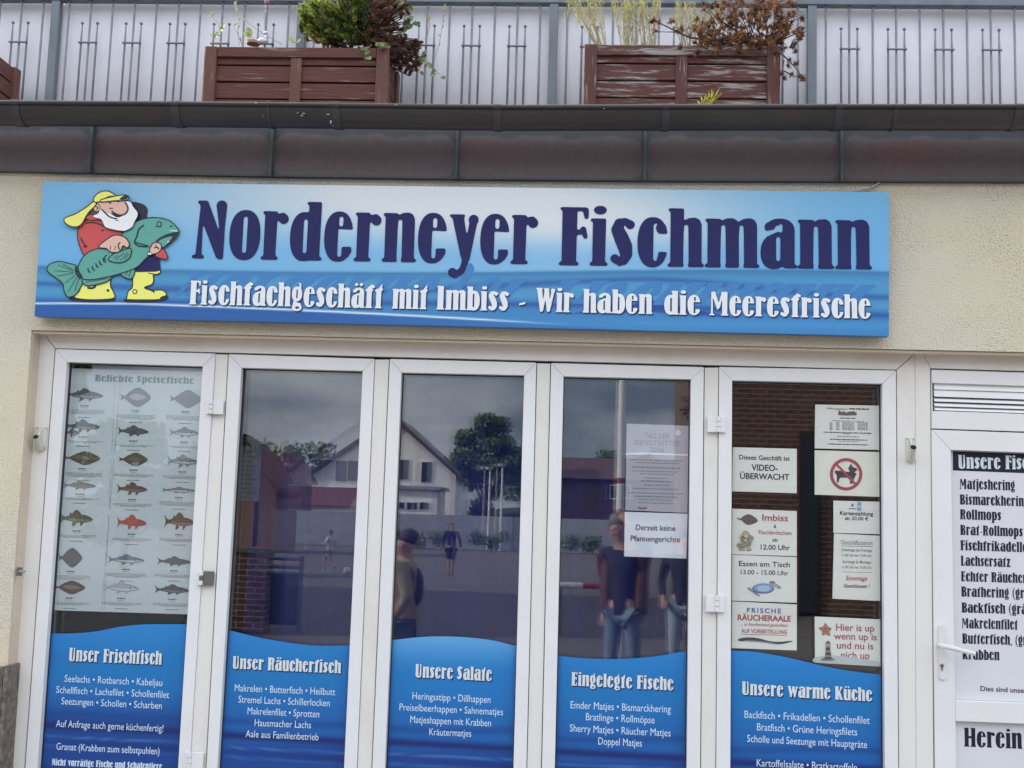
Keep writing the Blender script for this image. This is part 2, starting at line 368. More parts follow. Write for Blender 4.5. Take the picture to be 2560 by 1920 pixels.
headw = mat('off_white_print', (.66,.72,.74), .5)
shadow_p = mat('dark_blue_print', A(18,42,92), .5)
printc = mat('printed_film', (.1,.1,.1), .38, spec=.35, vcol=True)
dogink = mat('dog_ink', (.06,.04,.06), .7)

def plaster():
    m = bpy.data.materials.new('rough_plaster'); m.use_nodes = True; t = m.node_tree; b = t.nodes['Principled BSDF']; lk = t.links.new
    b.inputs['Roughness'].default_value = .95; b.inputs['Specular IOR Level'].default_value = .1
    g = t.nodes.new('ShaderNodeTexCoord')
    n = t.nodes.new('ShaderNodeTexNoise'); n.inputs['Scale'].default_value = 1.6; n.inputs['Detail'].default_value = 5
    c = t.nodes.new('ShaderNodeValToRGB'); c.color_ramp.elements[0].position = .35; c.color_ramp.elements[1].position = .68
    c.color_ramp.elements[0].color = (.86,.775,.565,1); c.color_ramp.elements[1].color = (.795,.745,.63,1)
    v = t.nodes.new('ShaderNodeTexNoise'); v.inputs['Scale'].default_value = 140; v.inputs['Detail'].default_value = 5; v.inputs['Roughness'].default_value = .62
    r2 = t.nodes.new('ShaderNodeValToRGB'); r2.color_ramp.elements[0].position = .33; r2.color_ramp.elements[1].position = .50
    r2.color_ramp.elements[0].color = (.42,.42,.42,1); r2.color_ramp.elements[1].color = (1,1,1,1)
    d = t.nodes.new('ShaderNodeTexNoise'); d.inputs['Scale'].default_value = 3.1; d.inputs['Detail'].default_value = 3
    r3 = t.nodes.new('ShaderNodeMapRange'); r3.inputs[1].default_value = .40; r3.inputs[2].default_value = .66; r3.inputs[3].default_value = .12; r3.inputs[4].default_value = .95
    x = t.nodes.new('ShaderNodeMix'); x.data_type = 'RGBA'; x.blend_type = 'MULTIPLY'
    bu = t.nodes.new('ShaderNodeBump'); bu.inputs['Strength'].default_value = 1.0; bu.inputs['Distance'].default_value = .012
    for s in (n, v, d): lk(g.outputs['Object'], s.inputs['Vector'])
    lk(n.outputs[0], c.inputs[0]); lk(v.outputs[0], r2.inputs[0]); lk(d.outputs[0], r3.inputs[0]); lk(r3.outputs[0], x.inputs[0])
    lk(c.outputs[0], x.inputs[6]); lk(r2.outputs[0], x.inputs[7]); lk(x.outputs[2], b.inputs['Base Color'])
    lk(v.outputs[0], bu.inputs['Height']); lk(bu.outputs[0], b.inputs['Normal'])
    return m
plast = plaster()
smoothpl = mat('painted_reveal', (.62,.53,.42), .9, vary=.1, vscale=4, bump=.1)

def glass_mat(name, ior):
    m = bpy.data.materials.new(name); m.use_nodes = True; t = m.node_tree; t.nodes.clear(); lk = t.links.new
    o = t.nodes.new('ShaderNodeOutputMaterial'); a = t.nodes.new('ShaderNodeBsdfTransparent'); g = t.nodes.new('ShaderNodeBsdfGlossy')
    a.inputs[0].default_value = (.985,.99,.99,1); g.inputs['Roughness'].default_value = 0; g.inputs[0].default_value = (.93,.96,1,1)
    f0 = ((ior-1)/(ior+1))**2; lw = t.nodes.new('ShaderNodeLayerWeight'); lw.inputs[0].default_value = .5
    pw = t.nodes.new('ShaderNodeMath'); pw.operation = 'POWER'; pw.inputs[1].default_value = 5; f = t.nodes.new('ShaderNodeMath'); f.operation = 'MULTIPLY_ADD'; f.inputs[1].default_value = 1-f0; f.inputs[2].default_value = f0
    lk(lw.outputs['Facing'], pw.inputs[0]); lk(pw.outputs[0], f.inputs[0]); s = t.nodes.new('ShaderNodeMixShader')
    lk(f.outputs[0], s.inputs[0]); lk(a.outputs[0], s.inputs[1]); lk(g.outputs[0], s.inputs[2]); lk(s.outputs[0], o.inputs[0])
    return m
glass = glass_mat('window_glass', 1.74)
glass_in = glass_mat('inner_glass', 1.45)

# ------------------------------------------------------------------ the shop building
shop = thing('shop_building', (0, 5.3, 0), 'cream plastered shop front with copper fascia, gutter and white folding glass doors', 'shop building')
YW, YF, YL = 5.085, 5.168, 5.160          # wall face, fixed frame, leaf face
def down(a, b, z):
    """follow the world line a->b until height z"""
    t = (z-a.z)/(b.z-a.z); return a+(b-a)*t
def xz(p): return (p.x, p.z)
# plaster wall
oL0 = at(79, 825, YW); oL1 = down(oL0, at(19, 1659, YW), 0)
lR = at(2560, 880, YW); lRR = oL0+(lR-oL0)*1.6
zt = at(1280, 259, 4.79).z-.06
m = MB()
m.prism([(-9, 0), xz(oL1), xz(oL0), (oL0.x, zt), (-9, zt)], YW, 5.40)
m.prism([(oL0.x, oL0.z), (lRR.x, lRR.z), (lRR.x, zt), (oL0.x, zt)], YW, 5.40)
m.prism([(lRR.x, 0), (9, 0), (9, zt), (lRR.x, zt)], YW, 5.40)
m.build('wall', plast, shop)
# painted reveal lining
m = MB(); e = .004
m.prism([(oL1.x-.001, 0), (oL1.x+e, 0), (oL0.x+e, oL0.z-e), (oL0.x, oL0.z-e)], YW+.012, 5.30)
m.prism([(oL0.x+e, oL0.z-.012), (lRR.x, lRR.z-.012), (lRR.x, lRR.z-.002), (oL0.x+e, oL0.z-.002)], YW+.012, 5.30)
m.build('reveal', smoothpl, shop)
# stone slab edging the pier
stone = mat('mottled_stone', (.21,.175,.145), .55, col2=(.085,.07,.06), vscale=32, lo=.4, hi=.62, bump=.25, bscale=70)
s0 = at(20, 1668, YW-.03); s1 = at(8, 1668, YW-.03)
ln_ = (oL0.x-oL1.x)*s0.z/oL0.z
m = MB(); m.prism([(-9, 0), (s1.x-ln_, 0), (s1.x, s0.z), (-9, s0.z)], YW-.028, YW-.001)
m.prism([(s1.x+.002-ln_, 0), (s0.x-ln_, 0), (s0.x, s0.z+.006), (s1.x+.002, s0.z+.006)], YW-.03, YF+.02)
m.build('stone_plinth', stone, shop, bevel=.004)

# fixed frame ------------------------------------------------------
leafs = [  # outer TL, TR, BL@1920, BR@1920 ; glass TL, TR, BL, BR
 ((138.4,871.8),(539,883),62,474,(167.1,905.2),(506.4,915.7),93.2,444.9),
 ((571.3,884.5),(936.9,896.6),515,892.5,(603.7,919.3),(906.5,927.5),543.4,860),
 ((973.8,896.5),(1341.7,905.8),929.8,1316.6,(1003.7,931.4),(1310.3,938.1),962.2,1283.6),
 ((1377,906.8),(1760.5,917),1354,1751,(1409,941),(1727.2,948.2),1387,1716.8),
 ((1797.3,916.5),(2240.7,925.5),1790,2246.5,(1830.4,951),(2206,959.4),1825.8,2212.3)]
ZB = .07
def edge(t, xb, Y, z=ZB):
    a = at(*t, Y); return a, down(a, at(xb, 1920, Y), z)
m = MB()
fl0 = at(99, 842, YF); fl1 = down(fl0, at(26, 1920, YF), 0)
L0 = [edge(l[0], l[2], YF, 0) for l in leafs]; R0 = [edge(l[1], l[3], YF, 0) for l in leafs]
jr = [edge((2326.5,921), 2335, YF, 0)]
top = lambda x: oL0.z-.004 + (lR.z-oL0.z)*(x-oL0.x)/(lR.x-oL0.x)
g = .0022
# head, then jambs and posts between the leaves; each piece keeps a hairline joint
m.prism([(fl0.x+.02, top(fl0.x)+.0), (L0[0][0].x+.001, L0[0][0].z+g), (R0[4][0].x+.0, R0[4][0].z+g), (R0[4][0].x+.08, top(R0[4][0].x))], YF, 5.25)
m.prism([(oL1.x, 0), (L0[0][1].x-g, 0), (L0[0][0].x-g, L0[0][0].z+g*.4), (fl0.x+.017, top(fl0.x)), (oL0.x+.004, top(fl0.x))], YF, 5.25)
for i in range(4):
    a, b = R0[i], L0[i+1]
    m.prism([(a[1].x+g, 0), (b[1].x-g, 0), (b[0].x-g, b[0].z-.004), (a[0].x+g, a[0].z-.004)], YF, 5.25)
a = R0[4]
pm = [at(2287.7,905,YF), down(at(2287.7,905,YF), at(2290,1920,YF), 0)]
m.prism([(a[1].x+g, 0), (pm[1].x-.0006, 0), (pm[0].x-.0006, top(pm[0].x)), (a[0].x+.0815, top(a[0].x)), (a[0].x+g, a[0].z+g*.3)], YF, 5.25)
m.prism([(pm[1].x+.0006, 0), (jr[0][1].x-g, 0), (jr[0][0].x-g, jr[0][0].z), (jr[0][0].x-.03, top(jr[0][0].x)), (pm[0].x+.0006, top(pm[0].x))], YF-.001, 5.25)
dx = jr[0][0].x; DW = .98
m.prism([(dx-.028, top(dx)), (dx-g*.3, jr[0][0].z+.001), (dx+DW, jr[0][0].z-.006), (dx+DW+.04, top(dx+DW))], YF-.001, 5.25)
m.prism([(dx+DW, 0), (lRR.x, 0), (lRR.x, top(lRR.x)), (dx+DW+.041, top(dx+DW)), (dx+DW, jr[0][0].z-.006)], YF-.001, 5.25)
m.build('door_frame', pvc_old, shop, bevel=.0015)
# dark rebate seen through the joints
m = MB()
for i in range(5):
    for e0 in (L0[i], R0[i]):
        m.prism([(e0[1].x-.012, 0), (e0[1].x+.012, 0), (e0[0].x+.012, e0[0].z+.01), (e0[0].x-.012, e0[0].z+.01)], 5.20, 5.24)
m.prism([(L0[0][0].x, L0[0][0].z-.01), (R0[4][0].x, R0[4][0].z-.01), (R0[4][0].x, R0[4][0].z+.01), (L0[0][0].x, L0[0][0].z+.01)], 5.20, 5.24)
m.build('rebate_seal', gasket, shop)

def ring(o4, i4, y0, y1, name, parent, mt=pvc):
    """mitred frame; corners run TL, TR, BR, BL"""
    m = MB()
    for k in range(4):
        a, b, c, d = o4[k], o4[(k+1) % 4], i4[(k+1) % 4], i4[k]
        u = Vector((b[0]-a[0], b[1]-a[1])).normalized()*.00045
        m.prism([(a[0]+u.x, a[1]+u.y), (b[0]-u.x, b[1]-u.y), (c[0]-u.x, c[1]-u.y), (d[0]+u.x, d[1]+u.y)], y0, y1)
    return m.build(name, mt, parent, bevel=.0018)
GLASS = []
def hinge(parent, px0, py0, px1, py1, bx, metal=False):
    p0 = at(px0, py0, YL-.012); p1 = at(px1, py1, YL-.012); b = at(bx, py0, YL-.012).x
    m = MB()
    m.box(p0.x, b-.008, YL-.012, YL-.0005, p1.z, p0.z); m.box(b+.008, p1.x, YL-.012, YL-.0005, p1.z, p0.z, 1 if metal else 0)
    h = (p0.z-p1.z)/3
    for k in range(3):
        m.tube([(b, YL-.014, p1.z+h*k+.001), (b, YL-.014, p1.z+h*(k+1)-.001)], .0085, 12, 1 if metal and k == 1 else 0)
    return m.build('hinge', [pvc, greyst], parent, bevel=.0012)
DOORS = []
for i, l in enumerate(leafs):
    o0, o1 = edge(l[0], l[2], YL), edge(l[1], l[3], YL); g0, g1 = edge(l[4], l[6], YL, ZB+.11), edge(l[5], l[7], YL, ZB+.11)
    q = .0012
    d = ring([(o0[0].x+q, o0[0].z-q), (o1[0].x-q, o1[0].z-q), (o1[1].x-q, ZB), (o0[1].x+q, ZB)], [xz(g0[0]), xz(g1[0]), xz(g1[1]), xz(g0[1])], YL, 5.256, 'glazed_door', shop); DOORS.append(d)
    ii = [xz(g0[0]), xz(g1[0]), xz(g1[1]), xz(g0[1])]; s = .0035
    ring(ii, [(ii[0][0]+s, ii[0][1]-s), (ii[1][0]-s, ii[1][1]-s), (ii[2][0]-s, ii[2][1]+s), (ii[3][0]+s, ii[3][1]+s)], 5.192, 5.254, 'gasket', d, gasket)
    cx = (ii[0][0]+ii[1][0])/2; cz = (ii[0][1]+ii[2][1])/2
    m = MB(); t = .003
    m.prism([(ii[0][0]+t, ii[0][1]-t), (ii[1][0]-t, ii[1][1]-t), (ii[2][0]-t, ii[2][1]+t), (ii[3][0]+t, ii[3][1]+t)], GY, GY+.004)
    tl = (0, .6, .14, .10, .05)[i]
    m.build('glass_pane', glass, d)
    # second pane of the double glazing, a hair out of parallel
    m = MB(); yy = lambda x: 5.243+(x-cx)*math.tan(R(tl))
    pr = [(ii[0][0]+t, ii[0][1]-t), (ii[1][0]-t, ii[1][1]-t), (ii[2][0]-t, ii[2][1]+t), (ii[3][0]+t, ii[3][1]+t)]
    v = [(x, yy(x), z) for x, z in pr]+[(x, yy(x)+.003, z) for x, z in pr]
    m.add(v, [(0,1,2,3),(7,6,5,4),(0,4,5,1),(1,5,6,2),(2,6,7,3),(3,7,4,0)]); m.build('inner_pane', glass_in, d)
    GLASS.append(ii)
hinge(DOORS[0], 517, 999, 557, 1036, 529); hinge(DOORS[0], 494, 1427, 532, 1464, 504, True); hinge(DOORS[0], 463, 1880, 506, 1922, 475)
hinge(DOORS[4], 1769, 1040, 1814, 1081, 1797); hinge(DOORS[4], 1765, 1487, 1811, 1531, 1793)

# entrance door ----------------------------------------------------
o0 = edge((2329,1074), 2338, YL)
xr = o0[0].x+DW-.012
i0 = edge((2377,1124.7), 2391, YL, ZB+.12)
mz0 = at(2384,1751,YL).z; mz1 = at(2384,1803,YL).z
ent = ring([xz(o0[0]), (xr, o0[0].z-.01), (xr, ZB), (o0[1].x, ZB)], [xz(i0[0]), (xr-.085, i0[0].z-.008), (xr-.085, ZB+.12), xz(i0[1])], YL, 5.236, 'entrance_door', shop)
m = MB(); xm = down(i0[0], i0[1], mz0).x
m.prism([(xm+.001, mz0), (xr-.086, mz0), (xr-.086, mz1), (xm+.001, mz1)], YL+.002, 5.235); m.build('middle_rail', pvc, ent, bevel=.002)
m = MB(); m.prism([(i0[0].x+.001, i0[0].z-.001), (xr-.086, i0[0].z-.009), (xr-.086, mz0+.001), (xm+.001, mz0+.001)], 5.190, 5.23)
m.prism([(xm, mz1-.001), (xr-.086, mz1-.001), (xr-.086, ZB+.121), (i0[1].x+.001, ZB+.121)], 5.190, 5.23)
m.build('door_panel', mat('white_panel', (.68,.69,.71), .3, vary=.03, vscale=4), ent)
YP = 5.190
m = MB(); a = at(2382,1128,YP); b = at(2382,1176,YP); m.prism([(a.x, a.z), (xr-.088, a.z-.008), (xr-.088, b.z-.008), (b.x, b.z)], YP-.0008, YP-.0002)
write(m, 'Unsere Fisch', (2395,1171), (2592,1174), 34, YP, 'd', mi=1, dy=.0016)
m.build('header_band', [navyd, headw], ent)
items = [('Matjeshering',2399,2537,1222),('Bismarckhering',2399.5,2571,1261),('Rollmops',2400,2503,1298),('Brat-Rollmops',2400.5,2557,1337),('Fischfrikadellen',2401,2583,1375.5),('Lachsersatz',2402,2526,1414),
 ('Echter R\u00e4ucher',2402.5,2567,1453),('Brathering (gr\u00e4',2403,2576,1491),('Backfisch (gr\u00e4',2404,2568,1531),('Makrelenfilet',2404.5,2544,1570),('Butterfisch, (gr\u00e4',2405.5,2582,1608.5),('Krabben',2406,2499,1648)]
for s, x0, x1, y in items:
    m = MB(); write(m, s, (x0, y), (x1, y+(x1-x0)*.03), 25, YP, 'd', dy=.001); m.build('lettering', navyd, ent)
m = MB(); write(m, 'Herein', (2410,1866), (2556,1872), 47, YP, 'd', dy=.001); m.build('lettering', navyd, ent)
m = MB(); write(m, 'Dies sind unsere', (2451,1727), (2576,1733), 12, YP, 's', .012, dy=.001); m.build('lettering', navyd, ent)
m = MB(); p0 = at(2347,1562,YL-.01); p1 = at(2366,1700,YL-.01); r_ = (p1.x-p0.x)/2; cxh = (p0.x+p1.x)/2
pts = [(cxh+r_*math.cos(t), p0.z-r_+r_*math.sin(t)) for t in [math.pi*k/8 for k in range(9)]]+[(cxh+r_*math.cos(t), p1.z+r_+r_*math.sin(t)) for t in [math.pi+math.pi*k/8 for k in range(9)]]
m.prism(pts, YL-.009, YL-.0005)
h0 = at(2355,1615,YL-.05); h1 = at(2437,1634,YL-.055)
m.tube([(h0.x, YL-.006, h0.z), (h0.x, YL-.045, h0.z), (h0.x+.01, YL-.055, h0.z-.001), (h1.x-.02, YL-.057, h1.z+.004), (h1.x, YL-.052, h1.z)], [.009,.009,.010,.0095,.010], 12)
k0 = at(2355,1668,YL-.011); m.tube([(k0.x, YL-.012, k0.z+.006), (k0.x, YL-.006, k0.z+.006)], .0085, 14, 1); m.box(k0.x-.004, k0.x+.004, YL-.0115, YL-.006, k0.z-.014, k0.z+.003, 1)
m.tube([(k0.x, YL-.0125, k0.z+.006), (k0.x, YL-.0095, k0.z+.006)], .0035, 8, 2)
m.build('handle', [mat('white_handle', (.72,.72,.70), .25, spec=.5), steel, dark], ent, smooth=False)
# louvred vent above it
vo = [at(2329,924,YL), at(2329,1071,YL)]; vi = [at(2329.5,957,YL), at(2331,1027,YL)]
vt = ring([xz(vo[0]), (xr, vo[0].z-.008), (xr, vo[1].z-.008), xz(vo[1])], [(vi[0].x+.002, vi[0].z), (xr-.03, vi[0].z-.008), (xr-.03, vi[1].z-.008), (vi[1].x+.002, vi[1].z)], YL+.001, 5.236, 'vent_window', shop)
m = MB(); x0 = at(2338,990,YL).x
m.box(x0-.03, xr-.02, 5.228, 5.232, vi[1].z-.02, vi[0].z+.01); m.build('dark_backing', dark, vt)
for py0, py1, lt in ((958,974,0),(975,992,0),(997,1004,1),(1009,1016,1),(1020,1026,1)):
    z0 = at(2338,py0,5.18).z; z1 = at(2338,py1,5.18).z; m = MB()
    v = [(x0,5.176,z0),(xr-.03,5.176,z0-.008),(xr-.03,5.170,z1-.008),(x0,5.170,z1),(x0,5.200,z0+.010),(xr-.03,5.200,z0+.002),(xr-.03,5.196,z1+.002),(x0,5.196,z1+.010)]
    m.add(v, [(0,1,2,3),(7,6,5,4),(0,4,5,1),(1,5,6,2),(2,6,7,3),(3,7,4,0)]); m.build('slat', pvc, vt)

# the dark shop inside
curt = mat('navy_curtain', (.011,.021,.165), .9, vary=.2, vscale=1.2, stretch=(1.5,1,.1))
inn = mat('dark_interior', (.018,.018,.024), .9)
m = MB(); m.box(-4, 4, 7.6, 7.65, 0, zt-.02); m.box(-4.05, -4, 5.41, 7.65, 0, zt-.02); m.box(4, 4.05, 5.41, 7.65, 0, zt-.02); m.box(-4, 4, 5.41, 7.6, -.05, .02)
m.build('shop_room', inn, shop)
m = MB(); pv = []; n = 200; cx0 = GLASS[1][3][0]-.05; cx1 = GLASS[3][1][0]+.03
for k in range(n+1):
    x = cx0+(cx1-cx0)*k/n; pv.append((x, 5.62+.03*math.sin(k*.28)+.02*math.sin(k*.11+1)))
m.add([(x, y, z) for x, y in pv for z in (.05, 2.75)], [(2*k, 2*k+2, 2*k+3, 2*k+1) for k in range(n)]); m.build('curtain', curt, shop, smooth=True)

# terrace slab, fascia, gutter
m = MB(); m.box(-9, 9, 5.07, 9.6, zt+.003, zt+.06); m.build('terrace_slab', mat('terrace_concrete', (.3,.29,.27), .9, vary=.1), shop)
m = MB(); m.box(-9, 9, 9.3, 9.6, -.05, zt); m.box(-9, -8.7, 5.41, 9.29, 0, zt); m.box(8.7, 9, 5.41, 9.29, 0, zt); m.build('rear_wall', plast, shop)
YS = 5.058
fb = [(-60,428),(0,429.4),(224,432),(676,441),(1140,447.5),(1611,451.5),(2104,453.5),(2560,454.5),(2640,455)]
def fz(px):
    if px > 2640: return 455+(px-2640)*.0025
    for (a, ya), (b, yb) in zip(fb, fb[1:]):
        if px <= b or b == 2640: return ya+(yb-ya)*(px-a)/(b-a)
seams = [-1150, -690, -230, 224, 676, 1140, 1611, 2104, 2620, 3150, 3690, 4240]
m = MB(); ztop = zt+.095
rng = np.random.RandomState(3)
for a, b in zip(seams, seams[1:]):
    nx, nz_ = 90, 34; A_ = at(a, fz(a), YS); B_ = at(b, fz(b), YS); h = ztop-(A_.z+B_.z)/2; wd = B_.x-A_.x
    o = []; c = []; ph = rng.rand(4)*6; red = rng.rand(); rcx, rcz = rng.rand()*.5+.2, rng.rand()*.3+.3
    for j in range(nz_+1):
        for i in range(nx+1):
            u, t = i/nx, j/nz_; zb = A_.z+(B_.z-A_.z)*u
            o.append((A_.x+wd*u, YS, zb+(ztop-zb)*t))
            X, Z = u*wd, t*h; wob = .006*math.sin(u*17+ph[0])+.004*math.sin(u*39+ph[1])
            dxe = min(X-.008, wd-.012-X); dze = min(Z-.012, .185+wob-Z); rr = .05
            q = min(dxe, dze) if (dxe > rr or dze > rr) else rr-math.hypot(rr-dxe, rr-dze)
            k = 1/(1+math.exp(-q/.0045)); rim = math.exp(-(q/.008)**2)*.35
            inn_ = (.080,.060,.060); outc = (.030,.033,.035)
            rd = math.exp(-(((u-rcx)*wd/.22)**2+((t-rcz)*h/.10)**2))*(.15+.45*red)
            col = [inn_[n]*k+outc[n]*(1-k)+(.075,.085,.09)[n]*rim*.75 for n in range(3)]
            col = [col[0]*(1+.28*rd*k), col[1]*(1-.22*rd*k), col[2]*(1-.18*rd*k)]
            st = 1+.05*math.sin(i*2.1+ph[2])*math.sin(i*.77)+.04*(rng.rand()-.5)
            c.append(tuple(v*st for v in col))
    m.add(o, [(j*(nx+1)+i, j*(nx+1)+i+1, (j+1)*(nx+1)+i+1, (j+1)*(nx+1)+i) for j in range(nz_) for i in range(nx)], 0, c)
    # return edge at the bottom
    v = [(A_.x, YS, A_.z), (B_.x, YS, B_.z), (B_.x, YW+.01, B_.z), (A_.x, YW+.01, A_.z)]; m.add(v, [(0,1,2,3)], 0, (.04,.04,.042))
fas = m.build('fascia', copper, shop)
for s in seams[1:-1]:
    b = at(s, fz(s), YS-.01); m = MB(); m.box(b.x-.006, b.x+.006, YS-.024, YS-.0005, b.z-.002, ztop); m.build('standing_seam', seamm, shop, bevel=.002)
YG = 4.86; RG = .072
gt = [(-90,247),(0,247.8),(437,250.5),(840,254.5),(1280,259.5),(1666,258.5),(2100,257.5),(2560,257.5),(2660,257.5)]
gp = [at(px, py+9, YG-RG) for px, py in gt]
def gz(x):
    for a, b in zip(gp, gp[1:]):
        if x <= b.x or b is gp[-1]: return a.z+(b.z-a.z)*(x-a.x)/(b.x-a.x)
m = MB(); N_ = 18
def trough(m, x0, x1, r, ds=0):
    xs = [x0]+[p.x for p in gp if x0 < p.x < x1]+[x1]; v = []; rows = 2*(N_+1)
    for x in xs:
        for rr in (r, r-.0022):
            for k in range(N_+1):
                t = math.pi*k/N_; v.append((x, YG-rr*math.cos(t), gz(x)-rr*math.sin(t)*1.02+ds))
    n = N_+1; fs = []
    for i in range(len(xs)-1):
        for k in range(N_):
            a = i*rows+k; fs.append((a, a+1, a+1+rows, a+rows)); a += n; fs.append((a+1, a, a+rows, a+1+rows))
        a = i*rows; fs.append((a+n, a, a+rows, a+n+rows)); a = i*rows+N_; fs.append((a, a+n, a+n+rows, a+rows))
    for e_ in (0, len(xs)-1):
        for k in range(N_): fs.append((e_*rows+k, e_*rows+n+k, e_*rows+n+k+1, e_*rows+k+1))
    m.add(v, fs)
trough(m, gp[0].x-3, gp[-1].x+3, RG)
m.tube([(gp[0].x-3, YG-RG-.004, gz(gp[0].x))]+[(p.x, YG-RG-.004, p.z+.0005) for p in gp]+[(gp[-1].x+3, YG-RG-.004, gz(gp[-1].x))], .0095, 12)
gut = m.build('gutter', copper_d, shop, smooth=True)
for px, wd in ((38,20),(437,20),(671,6),(840,20),(1244,18),(1666,18),(2099,18),(2240,6),(2547,16)):
    c = at(px, 258, YG-RG); m = MB(); hw = wd/577/2
    trough(m, c.x-hw, c.x+hw, RG+.004)
    m.tube([(c.x-hw, YG-RG-.004, gz(c.x)), (c.x+hw, YG-RG-.004, gz(c.x))], .0118, 10)
    m.build('gutter_bracket', mat('bracket_copper', (.052,.05,.054), .45, vary=.2, vscale=9), gut)
# pale droppings on the gutter
m = MB()
for px, py, w_, h_ in ((742,277,3,4),(752,283,6,4),(757,279,8,3),(818,281,9,3),(823,293,4,10),(826,301,5,3),(655,283,3,3),(990,262,8,2),(1510,271,5,2),(60,250,9,3),(640,256,7,3)):
    a = at(px-w_/2, py, YG-RG-.012); b = at(px+w_/2, py+h_, YG-RG-.012)
    t = max(0, min(1, (gz(a.x)-a.z)/RG)); yy = YG-RG*math.sqrt(max(0, 1-t*t))-.006
    if t < .25: yy = YG-RG-.015
    m = MB(); m.ball(((a.x+b.x)/2, yy+.002, (a.z+b.z)/2), (b.x-a.x)/2, .003, (a.z-b.z)/2, 8)
    m.build('dropping_stain', mat('chalky_stain', (.42,.44,.43), .9), gut)
# ------------------------------------------------------------------ the long sign
YB = 5.02
sc = [at(108.1,453.9,YB), at(2223,481,YB), at(2222,840.5,YB), at(86.4,790.2,YB)]
sign = thing('sign_board', (0, YB+.03, sc[3].z), 'long blue sign board with dark blue lettering and a fisherman emblem', 'sign')
m = MB(); m.prism([xz(p) for p in sc], YB, YB+.045)
m.build('board', mat('sign_edge', A(60,110,165), .4), sign)
m = MB(); m.box(sc[0].x+.2, sc[0].x+.26, YB+.0455, YW-.0005, sc[3].z+.05, sc[0].z-.05); m.build('mounting_rail', greyst, sign); m = MB(); m.box(sc[1].x-.26, sc[1].x-.2, YB+.0455, YW-.0005, sc[2].z+.05, sc[1].z-.05)
m.build('mounting_rail', greyst, sign)
def mixc(a, b, t): return tuple(a[i]+(b[i]-a[i])*t for i in range(3))
def sstep(a, b, x):
    t = min(1, max(0, (x-a)/(b-a))); return t*t*(3-2*t)
def sign_col(u, t):
    """printed artwork: u 0..1 to the right, t 0..1 downwards"""
    blue, pale, mid, deep = (96,160,205), (203,209,216), (70,138,184), (44,92,146)
    g = math.exp(-((u-.46)/.30)**2)*math.exp(-(max(0, t-.05)/.42)**2)
    g2 = math.exp(-((u-.70)/.16)**2)*math.exp(-((t-.28)/.30)**2)*.45
    c = mixc(blue, pale, min(1, g*1.08+g2))
    c = mixc(c, (104,164,214), .55*sstep(.30,.52,t)*(1-sstep(.52,.62,t)))
    # broad bands of water
    b1 = .615+.02*math.sin(u*5+.6)-.05*sstep(.45,1,u)
    c = mixc(c, mid, sstep(b1-.02, b1+.02, t)*.95)
    c = mixc(c, deep, .55*sstep(b1, b1+.01, t)*math.exp(-((t-b1)/.045)**2))
    b2 = .74+.05*math.sin(u*3.3+.4)-.12*sstep(.3,.75,u)+.14*sstep(.7,1,u)
    c = mixc(c, (40,82,148), .75*math.exp(-((t-b2)/(.018+.012*math.sin(u*9)**2))**2))
    b3 = .83+.03*math.sin(u*4.1+2)
    c = mixc(c, (52,112,175), .6*sstep(b3-.03, b3+.02, t))
    c = mixc(c, (33,70,138), .65*math.exp(-((t-b3-.035)/.02)**2))
    wl = .935-.055*math.sin(u*2.6+.55)+.16*max(0, u-.12)
    c = mixc(c, (30,74,145), .75*sstep(wl+.0, wl+.015, t)*(1-sstep(.3,.62,u)*.6))
    c = mixc(c, (150,190,225), .5*math.exp(-((t-wl-.05-.1*u)/.008)**2)*sstep(.3,.6,u)*(1-sstep(.6,.9,u)))
    c = mixc(c, (235,245,250), .9*math.exp(-((t-wl)/.0065)**2)*(1-sstep(.5,.66,u)))
    d = abs(u-.73); pk = .79+d*1.1
    if d < .10: c = mixc(c, (40,66,142), .85*sstep(pk-.004, pk+.004, t)*(1-sstep(.86+d*.3, .88+d*.3, t)))
    b5 = .955-.06*(u-.6)
    c = mixc(c, (70,140,195), .6*sstep(.55,.8,u)*math.exp(-((t-b5)/.03)**2))
    return c
nx, ny = 520, 120; v = []; c = []
for j in range(ny+1):
    for i in range(nx+1):
        u, t = i/nx, j/ny
        p = (sc[0]*(1-u)+sc[1]*u)*(1-t)+(sc[3]*(1-u)+sc[2]*u)*t
        v.append((p.x, YB-.001, p.z)); c.append(A(*sign_col(u, t)))
m = MB(); m.add(v, [(j*(nx+1)+i, j*(nx+1)+i+1, (j+1)*(nx+1)+i+1, (j+1)*(nx+1)+i) for j in range(ny) for i in range(nx)], 0, c)
m.build('printed_face', printc, sign)
# mirrored ghost of the heading, printed on the water
def mirrored(mb, s, xL, xR, yb, Y, hgt):
    v, f = display_text(s); x0 = min(p[0] for p in v); x1 = max(p[0] for p in v)
    bm = bmesh.new(); bv = [bm.verts.new((p[0], p[1], 0)) for p in v]
    for q in f:
        try: bm.faces.new([bv[i] for i in q])
        except ValueError: pass
    bmesh.ops.bisect_plane(bm, geom=bm.verts[:]+bm.edges[:]+bm.faces[:], plane_co=(0,.42,0), plane_no=(0,1,0), clear_outer=True)
    a = at(xL, yb[0], Y); b = at(xR, yb[1], Y); k = (b.x-a.x)/(x1-x0); bm.verts.index_update()
    h = hgt/577
    mb.add([(a.x+(p.co.x-x0)*k-max(p.co.y, -.3)*h*.9+.02, Y, a.z+(b.z-a.z)*(p.co.x-x0)/(x1-x0)-p.co.y*h) for p in bm.verts], [[q.index for q in fc.verts] for fc in bm.faces])
    bm.free()
m = MB(); mirrored(m, 'Norderneyer', 470, 1335, (680, 697), YB-.0022, 140); mirrored(m, 'Fischmann', 1392, 2180, (700, 712), YB-.0022, 140)
m.build('mirrored_lettering', mat('mid_blue_print', A(58,118,178), .45), sign)
m = MB()
